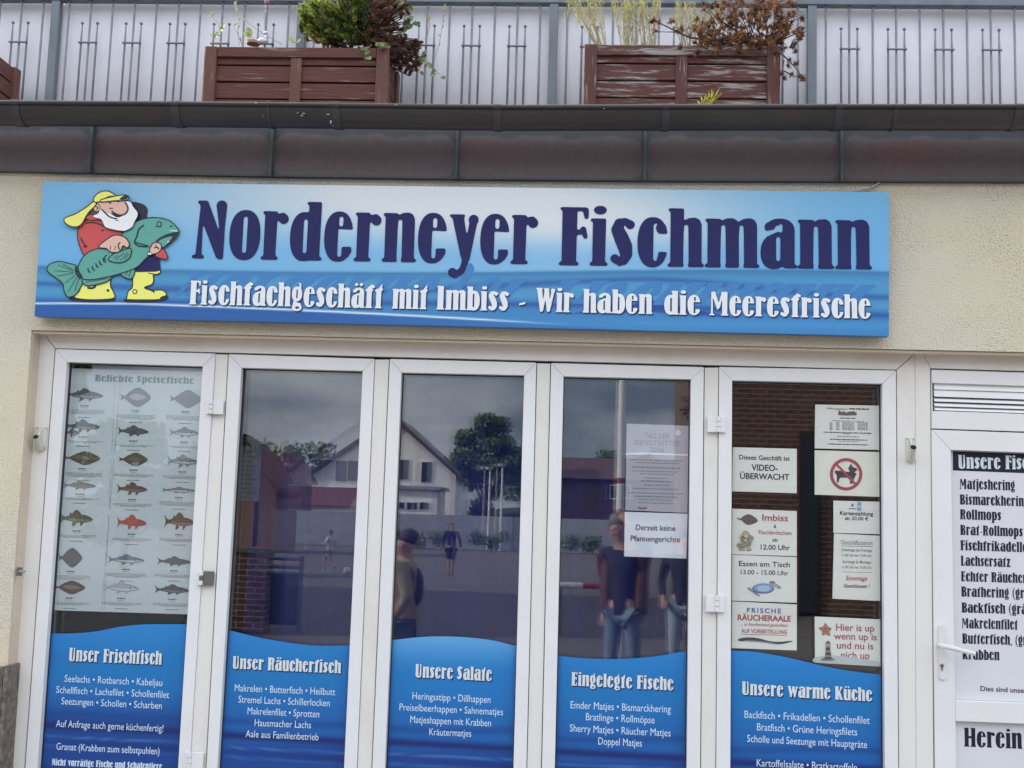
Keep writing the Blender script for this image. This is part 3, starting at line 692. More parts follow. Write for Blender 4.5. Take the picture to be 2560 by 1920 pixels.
for wd, x0, x1, y0, y1 in (('Norderneyer',479.6,1342.6,646,661), ('Fischmann',1396.8,2180,663,674)): write(m, wd, (x0, y0), (x1, y1), 145, YB, 'd', dy=.0036)
m.build('heading_lettering', navy, sign)
m = MB()
sub = [('Fischfachgesch\u00e4ft',473.4,956), ('mit',979.8,1068), ('Imbiss',1091,1271), ('-',1297,1313), ('Wir',1339,1433.7), ('haben',1456.5,1631), ('die',1660,1749.6), ('Meeresfrische',1773,2175.7)]
yb = lambda x: 761+(x-473.4)/1702*36
for s, x0, x1 in sub:
    write(m, s, (x0, yb(x0)), (x1, yb(x1)), 59, YB, 'd', mi=1, dy=.0036, off=(.0045,-.0045))
    write(m, s, (x0, yb(x0)), (x1, yb(x1)), 59, YB, 'd', mi=0, dy=.0050)
m.build('subtitle_lettering', [mat('sign_white', (.78,.81,.82), .45), shadow_p], sign)

# fisherman emblem, flat printed colour areas with dark outlines
def em(p): return at(60+p[0]*.36166, 430+p[1]*.36166, YB)
def smooth_loop(p, n=5):
    q = []; N = len(p)
    for i in range(N):
        a, b, c_, d = p[i-1], p[i], p[(i+1) % N], p[(i+2) % N]
        for k in range(n):
            t = k/n
            q.append(tuple(.5*(2*b[j]+(c_[j]-a[j])*t+(2*a[j]-5*b[j]+4*c_[j]-d[j])*t*t+(3*b[j]-a[j]-3*c_[j]+d[j])*t**3) for j in (0,1)))
    return q
def smooth_line(p, n=5):
    q = []; N = len(p)
    for i in range(N-1):
        a, b, c_, d = p[max(i-1,0)], p[i], p[i+1], p[min(i+2,N-1)]
        for k in range(n):
            t = k/n
            q.append(tuple(.5*(2*b[j]+(c_[j]-a[j])*t+(2*a[j]-5*b[j]+4*c_[j]-d[j])*t*t+(3*b[j]-a[j]-3*c_[j]+d[j])*t**3) for j in (0,1)))
    return q+[p[-1]]
def grow(q, w):
    N = len(q); ar = sum(q[i-1][0]*q[i][1]-q[i][0]*q[i-1][1] for i in range(N)); s = 1 if ar > 0 else -1; o = []
    for i in range(N):
        dx, dy = q[(i+1) % N][0]-q[i-1][0], q[(i+1) % N][1]-q[i-1][1]; l = math.hypot(dx, dy) or 1
        o.append((q[i][0]+dy/l*w*s, q[i][1]-dx/l*w*s))
    return o
class Flat:
    """stacks printed areas on a surface, each a fraction of a millimetre above the last"""
    def __init__(s, fn, y0, step=.00022): s.fn = fn; s.y = y0; s.st = step; s.mb = MB()
    def area(s, q, mi):
        v = [s.fn(p) for p in q]; y = s.y
        from mathutils.geometry import tessellate_polygon
        tri = tessellate_polygon([[Vector((p.x, p.z, 0)) for p in v]])
        s.mb.add([(p.x, y, p.z) for p in v], [tuple(t) for t in tri], mi); s.y -= s.st
    def shape(s, p, mi, ol=8, oi=0, sm=4):
        q = smooth_loop(p, sm) if sm else p
        if ol: s.area(grow(q, ol), oi)
        s.area(q, mi)
    def line(s, p, w, mi=0, sm=4):
        q = smooth_line(p, sm) if sm and len(p) > 2 else p; l = []; r = []
        for i in range(len(q)):
            a, b = q[max(i-1,0)], q[min(i+1,len(q)-1)]; dx, dy = b[0]-a[0], b[1]-a[1]; d = math.hypot(dx, dy) or 1
            k = w/2*1.25*(1 if 0 < i < len(q)-1 else .6); l.append((q[i][0]-dy/d*k, q[i][1]+dx/d*k)); r.append((q[i][0]+dy/d*k, q[i][1]-dx/d*k))
        y = s.y; n = len(q); v = [s.fn(p_) for p_ in l+r]
        s.mb.add([(p_.x, y, p_.z) for p_ in v], [(i, i+1, n+i+1, n+i) for i in range(n-1)], mi); s.y -= s.st*.3
    def ell(s, cx, cy, rx, ry, mi, ol=0, oi=0, n=22): s.shape([(cx+rx*math.cos(2*math.pi*k/n), cy+ry*math.sin(2*math.pi*k/n)) for k in range(n)], mi, ol, oi, 0)
E_ = Flat(em, YB-.0030)
K, YE, GR, RE, SK, WH, NA, BR, BK = range(9)
def fisherman(e):
    e.shape([(730,215),(790,212),(838,232),(858,268),(852,312),(900,312),(800,345),(765,310)], BK, 0)
    e.shape([(330,866),(470,868),(618,872),(624,892),(500,900),(335,890)], BK, 0)
    e.shape([(405,780),(500,752),(590,735),(596,790),(618,835),(614,872),(450,880),(352,864),(385,830)], YE)
    e.ell(583,820,10,10,K); e.line([(440,800),(465,805),(490,798),(500,775)], 11)
    e.shape([(700,880),(800,872),(930,878),(985,858),(1000,872),(960,892),(850,902),(705,900)], BK, 0)
    e.shape([(768,680),(850,684),(932,680),(938,698),(905,708),(892,716),(895,750),(884,775),(845,790),(835,803),(890,822),(955,822),(985,848),(945,866),(925,880),(735,880),(718,870),(728,828),(755,802),(758,745)], YE)
    e.ell(769,829,18,18,K); e.ell(769,829,11,11,YE); e.line([(835,803),(890,822),(905,835)], 9); e.line([(905,708),(862,700)], 8)
    e.shape([(768,682),(780,650),(835,590),(880,563),(926,595),(936,640),(932,678),(850,684)], NA)
    e.shape([(385,390),(425,340),(520,330),(600,395),(680,420),(664,460),(600,470),(545,500),(520,548),(470,545),(425,575),(400,530),(380,460)], RE)
    e.line([(395,455),(420,500),(438,520),(412,515)], 8); e.line([(430,358),(470,352),(520,362),(580,385)], 8); e.ell(547,407,10,6,K)
    e.shape([(170,685),(182,645),(245,625),(320,640),(362,655),(378,715),(408,745),(395,790),(360,845),(310,862),(285,820),(275,770),(220,725)], GR)
    for a, b in (((350,688),(240,645)),((345,695),(215,685)),((350,702),(235,722)),((360,715),(290,770)),((372,728),(310,830)),((385,735),(355,825)),((345,680),(275,640))): e.line([a, b], 6)
    e.shape([(415,742),(520,732),(598,722),(602,735),(560,762),(440,785)], GR); e.line([(430,765),(590,738)], 6)
    e.shape([(672,698),(715,655),(765,678),(748,735),(705,728)], GR)
    for a, b in (((722,662),(685,705)),((735,668),(705,720)),((748,676),(728,728))): e.line([a, b], 7)
    e.shape([(385,655),(420,590),(480,548),(560,535),(630,555),(690,430),(760,362),(850,328),(940,325),(1010,345),(1055,385),(1072,420),(1010,428),(955,450),(925,475),(905,500),(880,560),(830,612),(770,665),(640,710),(500,740),(420,740),(378,700)], GR)
    e.line([(375,655),(382,690),(410,735)], 11); e.line([(362,660),(366,700),(395,742)], 9)
    for x, y in ((455,690),(485,675),(510,655),(535,638),(560,620)): e.line([(x-8,y-22),(x-2,y),(x+12,y+8)], 8)
    e.line([(580,575),(560,600),(575,615)], 7)
    e.line([(835,370),(800,400),(785,450),(770,490),(800,515),(868,520)], 9); e.line([(770,490),(820,502),(866,515)], 7)
    e.ell(940,365,18,21,K); e.ell(940,365,11,14,GR); e.line([(915,380),(955,382)], 7); e.ell(1022,378,9,5,K)
    e.shape([(915,485),(945,458),(1000,432),(1070,418),(1068,450),(1010,505),(965,530),(935,520)], BK, 0)
    e.shape([(932,492),(965,466),(1030,450),(1005,488),(965,522)], GR, 5); e.line([(1015,410),(1065,412)], 8, WH); e.line([(995,492),(1010,482)], 8, WH)
    e.shape([(595,605),(632,572),(690,550),(742,538),(735,592),(682,626),(622,622)], GR)
    for a, b in (((625,600),(660,580)),((640,612),(700,562)),((670,618),(725,560)),((700,608),(735,570))): e.line([a, b], 6)
    e.shape([(920,575),(962,540),(988,572),(990,603),(935,592)], RE)
    e.shape([(878,545),(905,498),(945,503),(952,535),(928,560),(890,568)], SK); e.line([(905,530),(930,525),(940,540)], 7); e.line([(910,505),(925,520)], 7)
    e.ell(876,570,13,7,WH, 4)
    e.shape([(530,520),(590,470),(640,445),(700,458),(732,500),(720,525),(692,510),(672,545),(645,557),(605,552),(580,530)], SK)
    e.line([(675,490),(660,510),(668,545)], 7); e.line([(640,515),(635,545)], 7); e.line([(608,515),(605,545)], 7)
    e.shape([(440,325),(470,335),(520,332),(505,312),(470,300)], RE, 0)
    e.shape([(462,260),(500,255),(520,285),(490,300),(468,290)], BR, 5)
    e.shape([(485,310),(522,292),(540,262),(600,290),(655,320),(700,298),(722,238),(712,210),(745,215),(765,250),(792,285),(790,315),(770,352),(755,385),(715,408),(690,412),(640,405),(572,385),(545,335),(500,320)], WH, 5)
    e.shape([(530,262),(520,215),(560,200),(640,205),(705,205),(725,240),(718,290),(680,306),(632,292),(585,292),(555,270)], SK, 0)
    e.line([(708,215),(728,255),(715,290),(680,305),(640,295),(615,275)], 9); e.line([(545,262),(600,315),(655,330)], 8); e.line([(640,338),(665,345)], 7)
    e.ell(605,220,10,5,K); e.ell(660,210,10,5,K); e.ell(612,258,14,4,K)
    e.ell(513,253,20,24,SK, 5); e.line([(505,245),(520,252),(512,268)], 6)
    e.shape([(492,215),(505,232),(450,290),(402,368),(352,382),(303,360),(296,328),(368,300),(448,250)], YE)
    e.shape([(497,210),(503,178),(538,150),(588,143),(628,162),(645,180),(600,195),(540,208)], YE)
    e.shape([(540,206),(580,192),(642,178),(700,170),(732,180),(712,200),(640,202),(560,210)], YE); e.shape([(672,192),(705,170),(733,180),(712,198),(680,200)], BK, 0)
    e.line([(560,195),(600,178),(640,174)], 6)
fisherman(E_)
EMAT = [mat('emblem_outline', (.014,.018,.03), .45), mat('emblem_yellow', A(232,222,112), .45), mat('emblem_green', A(86,152,142), .45), mat('emblem_red', A(186,74,78), .45),
  mat('emblem_skin', A(208,170,156), .45), mat('emblem_white', A(232,234,240), .45), navy, mat('emblem_brown', A(92,52,42), .45), mat('emblem_black', (.014,.017,.035), .45)]
E_.mb.build('fisherman_emblem', EMAT, sign)
# cable end above the sign
m = MB(); m.tube([at(2110,481,5.07), at(2145,478,5.068), at(2175,470,5.066), at(2195,459,5.068), at(2205,449,5.075)], .004, 8)
tag(m.build('cable', mat('beige_cable', (.42,.38,.32), .6), smooth=True), 'thin beige cable curving out from behind the sign to the fascia', 'cable')

# ------------------------------------------------------------------ blue window films
CR = {1:(0,1520,.25316), 2:(520,1520,.24108), 3:(920,1520,.24108), 4:(1340,1520,.24108), 5:(1780,1520,.24108)}
YFm = GY-.0025
films = [
 ([(121.5,1583.3),(177,1582.8),(240.5,1578),(304,1567),(354.5,1561),(405,1560),(466,1560.5)], 'Unser Frischfisch', (678,522,1598,559), 132,
  [('Seelachs \u2022 Rotbarsch \u2022 Kabeljau',637,728,1602,770),('Schellfisch \u2022 Lachsfilet \u2022 Schollenfilet',555,838,1670,890),('Seezungen \u2022 Schollen \u2022 Scharben',606,950,1597,997),
   ('Auf Anfrage auch gerne k\u00fcchenfertig!',553,1172,1612,1222),('Granat (Krabben zum selbstpuhlen)',556,1398,1575,1447)], 68, 'blue window film headed Unser Frischfisch on the door beside the stone pier'),
 ([(565.8,1576),(616,1590),(665,1601),(725,1609.7),(785,1613.5),(873,1613.5)], 'Unser R\u00e4ucherfisch', (252,628,1380,677), 132,
  [('Makrelen \u2022 Butterfisch \u2022 Heilbutt',276,862,1318,905),('Stremel Lachs \u2022 Schillerlocken',315,980,1262,1020),('Makrelenfilet \u2022 Sprotten',410,1100,1153,1135),('Hausmacher Lachs',483,1223,1068,1248),('Aale aus Familienbetrieb',390,1337,1145,1373)], 72, 'blue window film headed Unser R\u00e4ucherfisch, dipping edge at the top'),
 ([(978,1599.6),(1016,1593.5),(1065,1590.4),(1113,1590.6),(1173,1594.7),(1233,1602),(1291,1614.5)], 'Unsere Salate', (487,717,1283,757), 138,
  [('Heringsstipp \u2022 Dillhappen',460,945,1270,985),('Preiselbeerhappen \u2022 Sahnematjes',326,1060,1400,1112),('Matjeshappen mit Krabben',438,1188,1275,1228),('Kr\u00e4utermatjes',635,1317,1070,1335)], 72, 'paler blue window film headed Unsere Salate on the middle door'),
 ([(1395,1640),(1460.5,1645.4),(1533,1647.8),(1593,1645.8),(1653,1639),(1719.7,1628.5)], 'Eingelegte Fische', (365,802,1425,855), 138,
  [('Emder Matjes \u2022 Bismarckhering',358,1040,1398,1085),('Bratlinge \u2022 Rollm\u00f6pse',517,1163,1230,1198),('Sherry Matjes \u2022 R\u00e4ucher Matjes',350,1280,1395,1332),('Doppel Matjes',645,1415,1098,1437)], 75, 'blue window film headed Eingelegte Fische'),
 ([(1828,1626.8),(1876.4,1628.5),(1949,1637.4),(1997,1648),(2045,1661),(2093,1672),(2142,1680),(2209,1686)], 'Unsere warme K\u00fcche', (308,897,1660,968), 138,
  [('Backfisch \u2022 Frikadellen \u2022 Schollenfilet',337,1138,1635,1202),('Bratfisch \u2022 Gr\u00fcne Heringsfilets',466,1268,1503,1322),('Scholle und Seezunge mit Hauptgr\u00e4te',364,1388,1608,1453),('Kartoffelsalate \u2022 Bratkartoffeln',463,1640,1503,1690)], 75, 'blue window film headed Unsere warme K\u00fcche under the paper notices')]
for k, (curve, hd, hp, hc, lines, lc, lab) in enumerate(films, 1):
    ii = GLASS[k-1]; ox, oy, s = CR[k]; e = .0045
    root = thing('window_film', (ii[3][0], GY, ii[3][1]), lab, 'window film', 'blue printed films on the folding doors')
    cv = smooth_line(curve, 6); pw = [at(px, py, YFm) for px, py in cv]
    off = [0, 0, 0, 6, 14][k-1]; v = []; c = []; NJ = 90; n = len(pw)
    zb = ii[3][1]+e
    for i, p in enumerate(pw):
        u = i/(n-1)
        for j in range(NJ+1):
            t = j/NJ; z = p.z+(zb-p.z)*t
            xl = ii[0][0]+e+(ii[3][0]-ii[0][0])*(ii[0][1]-z)/(ii[0][1]-ii[3][1]); xr_ = ii[1][0]-e+(ii[2][0]-ii[1][0])*(ii[1][1]-z)/(ii[1][1]-ii[2][1])
            x = xl+(xr_-xl)*u
            # pixel row of the printed pattern, counted in millimetres below the eye line
            q = (1.6-z)*577+1320-off+ (u-.5)*6
            top_, mid_, low_ = ((44,120,188),(30,108,172),(28,88,158)) if k != 3 else ((92,152,205),(30,110,176),(28,90,160))
            cc = mixc(top_, mid_, sstep(1580, 1700, q)); cc = mixc(cc, low_, sstep(1700, 1850, q))
            if k == 1: cc = mixc(cc, (24,66,132), sstep(1760, 1860, q))
            wv = 6*math.sin(u*4+k)
            cc = mixc(cc, (22,62,126), .6*math.exp(-((q-1822+wv*.6)/9)**2))
            lw = 1858-(k == 1)*8
            cc = mixc(cc, (22,36,98), .95*math.exp(-((q-lw-10*u+4)/10)**2))
            cc = mixc(cc, (24,62,132), .9*sstep(lw+8, lw+22, q))
            cc = mixc(cc, (62,112,176), .8*math.exp(-((q-lw-24-8*u)/2.6)**2))
            cc = mixc(cc, (20,40,104), .7*math.exp(-((q-lw-34-14*u)/9)**2)*(u*.8+.2))
            cc = mixc(cc, (60,108,172), .6*math.exp(-((q-lw-47-12*u)/2.8)**2)*(1-u*.6))
            cc = mixc(cc, (18,34,92), sstep(1925, 1990, q)*.8)
            ed = min(x-xl, xr_-x); cc = mixc(cc, (20,60,120), .35*math.exp(-(ed/.012)**2))
            v.append((x, YFm, z)); c.append(A(*cc))
    m = MB(); m.add(v, [(i*(NJ+1)+j, (i+1)*(NJ+1)+j, (i+1)*(NJ+1)+j+1, i*(NJ+1)+j+1) for i in range(n-1) for j in range(NJ)], 0, c)
    m.build('printed_sheet', printc, root)
    T = lambda x, y: (ox+x*s, oy+y*s)
    m = MB(); write(m, hd, T(hp[0], hp[1]), T(hp[2], hp[3]), hc*s, YFm, 'd', mi=1, dy=.0012, off=(.0042,-.0048)); write(m, hd, T(hp[0], hp[1]), T(hp[2], hp[3]), hc*s, YFm, 'd', dy=.0020)
    m.build('heading_lettering', [headw, shadow_p], root)
    for tx, x0, y0, x1, y1 in lines: m = MB(); write(m, tx, T(x0, y0), T(x1, y1), lc*s, YFm, 's', 0, dy=.0012); m.build('list_lettering', textw, root)
    m = MB()
    if k == 1: write(m, 'Nicht vorr\u00e4tige Fische und Schalentiere', T(510,1552), T(1600,1597), 66*s, YFm, 'd', dy=.0012)
    if m.v: m.build('list_lettering', textw, root)

# ------------------------------------------------------------------ paper notices behind the glass
YN = 5.2085
def sheet(name, c4, lab, cat, fn, mt=paper, group=None, thick=.0006):
    p = [at(*fn(q), YN) for q in c4]; root = thing(name, (p[3].x, YN, p[3].z), lab, cat, group)
    m = MB(); m.prism([xz(q) for q in p], YN, YN+thick); m.build('sheet', mt, root); return root
N4 = lambda p: (1340+p[0]*.4822, 860+p[1]*.4822)
N5 = lambda p: (1740+p[0]*.49426, 860+p[1]*.49426)
N1 = lambda p: (p[0]*.42200, 860+p[1]*.42200)
PAL = [ink, redink, blueink, greyink, pinkink, dogink, mat('pale_grey_ink', (.22,.22,.25), .7)]
def lines_on(root, fn, rows, sc_, name='lettering'):
    m = MB(); D = .0008
    for r in rows:
        tx, x0, x1, y, cap = r[:5]; mi = r[5] if len(r) > 5 else 0; wt = r[6] if len(r) > 6 else .012; sh = r[7] if len(r) > 7 else 0; tr = r[8] if len(r) > 8 else 1
        write(m, tx, fn((x0, y)), fn((x1, y+(x1-x0)*.028)), cap*sc_, YN, 's', wt, mi, sh, dy=D, track=tr)
    return m
def small_print(m, fn, x0, x1, y, h, mi=3, seed=0):
    """illegible small print: a row of short dashes"""
    r = random.Random(seed*77+int(y)); x = x0
    while x < x1:
        w_ = r.uniform(6, 22); xe = min(x+w_, x1); a = at(*fn((x, y+(x-x0)*.028)), YN); b = at(*fn((xe, y+h+(xe-x0)*.028)), YN)
        m.add([(a.x, YN-.0007, a.z), (b.x, YN-.0007, a.z), (b.x, YN-.0007, b.z), (a.x, YN-.0007, b.z)], [(0,1,2,3)], mi); x = xe+r.uniform(2.5, 5)
GN = 'paper notices stuck inside the glass doors'
# door four
r = sheet('notice', [(470,413),(792,424),(785,875),(463,862)], 'tall lavender poster reading Tag der Seenotretter 2026', 'poster', N4, mat('lavender_paper', (.40,.41,.47), .4, vary=.04), GN)
m = lines_on(r, N4, [('TAG DER',563,692,489,27,6,-.004),('SEENOTRETTER',508,745,524,27,6,-.004),('2026',590,663,561,26,6,-.004)], .4822)
for y, x0, x1, h in ((597,490,760,5),(612,520,740,5),(634,498,748,8),(655,500,735,5),(670,540,715,5),(692,560,680,5),(706,545,700,6),(728,560,690,5),(745,500,740,5),(768,480,762,5),(785,512,735,8),(803,530,700,5),(820,530,715,5)): small_print(m, N4, x0, x1, y, h, 6, 4)
m.build('lettering', PAL, r)
f = Flat(lambda p: at(*N4(p), YN), YN-.0009); f.ell(737,460,13,13,0); f.ell(737,460,8,8,1); f.line([(737,448),(737,472)], 4, 0); f.line([(726,460),(748,460)], 4, 0)
f.shape([(528,843),(550,848),(576,845),(568,855),(536,855)], 2, 0); f.shape([(465,566),(560,562),(640,566),(787,572),(787,580),(640,575),(464,573)], 0, 0, 0, 0)
f.mb.build('picture', [white_p, mat('pale_grey_print', (.4,.43,.5), .6), mat('rust_print', (.25,.12,.09), .6)], r)
r = sheet('notice', [(460,870),(786,880),(780,1113),(457,1101)], 'white notice reading Derzeit keine Pfannengerichte', 'notice', N4, paper2, GN)
lines_on(r, N4, [('Derzeit keine',517,722,964,28,0,.016),('Pfannengerichte',490,748,1021,28,0,.016)], .4822).build('lettering', PAL, r)
# door five
r = sheet('notice', [(186,522),(510,530),(510,755),(182,745)], 'pale notice reading Dieses Gesch\u00e4ft ist video\u00fcberwacht', 'notice', N5, paper, GN)
lines_on(r, N5, [('Dieses Gesch\u00e4ft ist',218,475,583,22,0,.016),('VIDEO-',280,413,639,30,0,.022),('\u00dcBERWACHT',222,472,681,29,0,.022)], .4943).build('lettering', PAL, r)
r = sheet('notice', [(183,833),(510,845),(510,1073),(181,1063)], 'notice reading Imbiss and Fischbr\u00f6tchen with a flatfish picture', 'notice', N5, paper, GN)
lines_on(r, N5, [('Imbiss',335,465,893,32,1,.014),('&',393,407,931,17,0,.012),('Fischbr\u00f6tchen',317,483,962,20,1,.008),('ab',386,413,999,17,0,.01),('12.00 Uhr',327,475,1039,25,0,.014)], .4943).build('lettering', PAL, r)
f = Flat(lambda p: at(*N5(p), YN), YN-.0009)
f.shape([(228,884),(250,865),(275,863),(313,892),(285,912),(255,913)], 0, 0); f.shape([(206,877),(218,882),(235,884),(230,892),(212,886)], 0, 0)
f.mb.build('fish_picture', mat('flatfish_print', (.12,.10,.085), .6), r)
f = Flat(lambda p: at(*N5((205+(p[0]-160)*.092, 942+(p[1]-130)*.135)), YN), YN-.0009); fisherman(f)
tan = [mat('sepia_line', (.16,.12,.08), .6), mat('sepia_pale', (.52,.45,.32), .6), mat('sepia_green', (.32,.31,.24), .6), mat('sepia_mid', (.38,.30,.21), .6)]
f.mb.build('emblem_picture', [tan[0], tan[1], tan[2], tan[3], tan[1], tan[1], tan[2], tan[0], tan[0]], r)
r = sheet('notice', [(183,1066),(510,1078),(510,1309),(181,1298)], 'notice reading Essen am Tisch with a blue plate and cutlery', 'notice', N5, paper, GN)
lines_on(r, N5, [('Essen am Tisch',217,475,1122,25,0,.012),('13.00 - 15.00 Uhr',226,466,1164,23,0,.008)], .4943).build('lettering', PAL, r)
f = Flat(lambda p: at(*N5(p), YN), YN-.0009)
f.ell(340,1237,56,26,0); f.ell(340,1235,50,22,1); f.ell(342,1236,34,15,2)
f.line([(262,1235),(285,1250),(322,1275)], 7, 3); f.line([(262,1232),(272,1246)], 4, 3); f.line([(268,1230),(282,1244)], 4, 3); f.ell(385,1205,16,7,3); f.line([(395,1210),(430,1232)], 7, 3); f.line([(380,1214),(425,1238)], 5, 3)
f.mb.build('plate_picture', [mat('plate_rim', (.08,.16,.32), .6), mat('plate_blue', (.20,.40,.62), .6), mat('plate_pale', (.42,.58,.72), .6), mat('cutlery_print', (.28,.24,.28), .6)], r)
r = sheet('notice', [(182,1302),(510,1317),(510,1550),(180,1538)], 'notice reading Frische R\u00e4ucheraale with a dark eel picture', 'notice', N5, paper, GN)
m = lines_on(r, N5, [('FRISCHE',258,430,1358,23,2,.02,0,1.35),('R\u00c4UCHERAALE',210,480,1396,27,1,.03),('... in Familienhand ger\u00e4uchert',225,465,1424,15,1,.008,.25),('AUF VORBESTELLUNG',228,460,1460,19,1,.018)], .4943)
a = at(*N5((228,1466)), YN); b = at(*N5((460,1473)), YN); m.add([(a.x,YN-.0008,a.z),(b.x,YN-.0008,b.z),(b.x,YN-.0008,b.z-.0022),(a.x,YN-.0008,a.z-.0022)], [(0,1,2,3)], 1); m.build('lettering', PAL, r)
f = Flat(lambda p: at(*N5(p), YN), YN-.0009); f.shape([(210,1497),(230,1487),(275,1484),(320,1489),(370,1502),(420,1506),(482,1501),(484,1506),(440,1517),(390,1518),(330,1508),(275,1500),(230,1504)], 0, 0); f.line([(250,1501),(330,1507),(400,1517)], 5, 1)
f.mb.build('eel_picture', [mat('eel_print', (.05,.045,.06), .6), mat('eel_belly', (.3,.3,.34), .6)], r)
r = sheet('notice', [(603,306),(932,312),(932,536),(600,528)], 'timetable notice with small print and a grey drawing, topmost on its door', 'notice', N5, paper, GN)
m = lines_on(r, N5, [('\u00d6ffnungszeiten',662,766,330,8,0,.01)], .4943)
small_print(m, N5, 775, 875, 324, 7, 0, 3)
for y, x0, x1, h in ((372,730,805,5),(386,690,850,4),(443,645,888,5),(452,745,775,4),(465,715,825,4),(479,678,865,5),(490,720,830,3),(503,668,870,5)): small_print(m, N5, x0, x1, y, h, 0 if h > 4 else 3, 5)
for y in range(396, 436, 7):
    for x0, x1 in ((675,692),(708,725),(740,800),(818,855),(858,868)): small_print(m, N5, x0, x1, y, 4, 3, x0)
m.build('lettering', PAL, r)
f = Flat(lambda p: at(*N5(p), YN), YN-.0009); f.shape([(718,360),(720,340),(728,334),(734,345),(748,340),(760,348),(775,342),(800,340),(813,350),(812,361),(760,362)], 0, 0, 0, 0); f.mb.build('picture', mat('grey_drawing', (.13,.14,.13), .7), r)
r = sheet('notice', [(600,537),(932,547),(932,773),(600,762)], 'notice with a black dog inside a red prohibition ring', 'notice', N5, mat('cream_paper', (.82,.83,.72), .7, vary=.03), GN)
f = Flat(lambda p: at(*N5(p), YN), YN-.0009)
f.shape([(702,640),(745,642),(772,648),(780,640),(812,655),(805,672),(795,690),(790,706),(777,706),(780,690),(765,676),(730,676),(724,684),(722,700),(712,700),(712,664),(702,650)], 0, 0, 0, 0)
f.shape([(770,630),(783,605),(793,622),(814,630),(814,640),(798,650),(778,644)], 0, 0, 0, 0)
y = f.y
n = 48
for a in range(n):
    t0, t1 = 2*math.pi*a/n, 2*math.pi*(a+1)/n; q = [f.fn((759+rr*math.cos(t), 659+rr*math.sin(t))) for t, rr in ((t0,82),(t1,82),(t1,66),(t0,66))]
    f.mb.add([(p.x, y, p.z) for p in q], [(0,1,2,3)], 1)
f.y -= .0003; f.line([(708,606),(810,712)], 15, 1); f.mb.build('prohibition_picture', [dogink, pinkink], r)
r = sheet('notice', [(695,792),(930,798),(930,962),(695,955)], 'small notice reading Kartenzahlung ab 20,00 \u20ac', 'notice', N5, paper, GN)
lines_on(r, N5, [('Kartenzahlung',728,896,864,19,0,.022),('ab 20,00 \u20ac',753,872,889,17,0,.018)], .4943).build('lettering', PAL, r)
f = Flat(lambda p: at(*N5(p), YN), YN-.0009)
f.shape([(816,799),(836,799),(835,845),(815,844)], 0, 0, 0, 0); f.ell(826,822,6,6,1); f.shape([(785,822),(786,812),(791,806),(796,812),(797,822)], 2, 0, 0, 0); f.shape([(772,830),(812,832),(812,836),(772,834)], 2, 0, 0, 0)
f.mb.build('payment_emblem', [mat('card_blue', (.22,.40,.62), .6), mat('card_pale', (.5,.65,.75), .6), mat('card_navy', (.10,.18,.3), .6)], r)
r = sheet('notice', [(698,958),(933,970),(932,1300),(690,1288)], 'tall opening hours notice headed Gesch\u00e4ftszeiten', 'notice', N5, paper, GN)
m = lines_on(r, N5, [('Gesch\u00e4ftszeiten',733,893,1013,22,3,.006),('Dienstags bis Freitags',735,890,1047,14,3,.014,.2),('11.00 Uhr bis 17.00 Uhr',737,890,1074,13,3,.012,.2),('Samstags & Montags',740,886,1107,14,3,.014,.2),('11.00 Uhr bis 15.00 Uhr',737,890,1134,13,3,.012,.2),('Sonntags',757,867,1194,22,1,.012,.2),('Geschlossen !',748,878,1231,18,0,.014,.2)], .4943)
for y, mi, x0, x1, h in ((1020,3,733,893,2.5),(1152,1,738,888,1.8)):
    a = at(*N5((x0,y)), YN); b = at(*N5((x1,y+3)), YN); m.add([(a.x,YN-.0008,a.z),(b.x,YN-.0008,b.z),(b.x,YN-.0008,b.z-h*.0008),(a.x,YN-.0008,a.z-h*.0008)], [(0,1,2,3)], mi)
m.build('lettering', PAL, r)
r = sheet('notice', [(600,1378),(932,1393),(934,1632),(602,1612)], 'notice reading Hier is up wenn up is with a starfish and lighthouse', 'notice', N5, paper, GN)
lines_on(r, N5, [('Hier is up',708,902,1449,34,4,.014),('wenn up is',697,914,1493,34,4,.014),('und nu is',712,897,1540,34,4,.014),('nich up',733,878,1589,34,4,.014)], .4943).build('lettering', PAL, r)
f = Flat(lambda p: at(*N5(p), YN), YN-.0009)
f.shape([(602,1585),(640,1578),(680,1572),(740,1580),(830,1590),(900,1602),(933,1612),(933,1630),(760,1620),(602,1610)], 5, 0)
f.shape([(655,1412),(663,1430),(684,1440),(671,1452),(677,1475),(655,1464),(640,1473),(641,1452),(622,1437),(645,1432)], 0, 3, 1, 2); f.ell(650,1440,3,4,2); f.ell(660,1441,3,4,2); f.line([(645,1450),(655,1456),(664,1450)], 3, 1)
f.shape([(630,1598),(650,1585),(690,1588),(702,1598),(660,1602)], 4, 0)
f.shape([(657,1532),(677,1532),(686,1594),(650,1594)], 2, 0, 0, 0); f.shape([(655,1548),(679,1548),(681,1560),(654,1560)], 6, 0, 0, 0); f.shape([(652,1573),(683,1573),(685,1584),(651,1584)], 6, 0, 0, 0)
f.shape([(656,1512),(678,1512),(680,1534),(654,1534)], 3, 0, 0, 0); f.shape([(652,1514),(667,1499),(682,1514)], 7, 0, 0, 0)
f.mb.build('starfish_lighthouse_picture', [mat('star_orange', (.45,.20,.12), .6), mat('star_edge', (.26,.09,.06), .6), mat('lamp_black', (.03,.03,.035), .6), mat('lamp_grey', (.45,.30,.25), .6), mat('rock_grey', (.22,.21,.19), .6), mat('pale_sea', (.55,.60,.60), .6), mat('band_grey', (.25,.24,.22), .6), mat('roof_red', (.13,.06,.055), .6)], r)

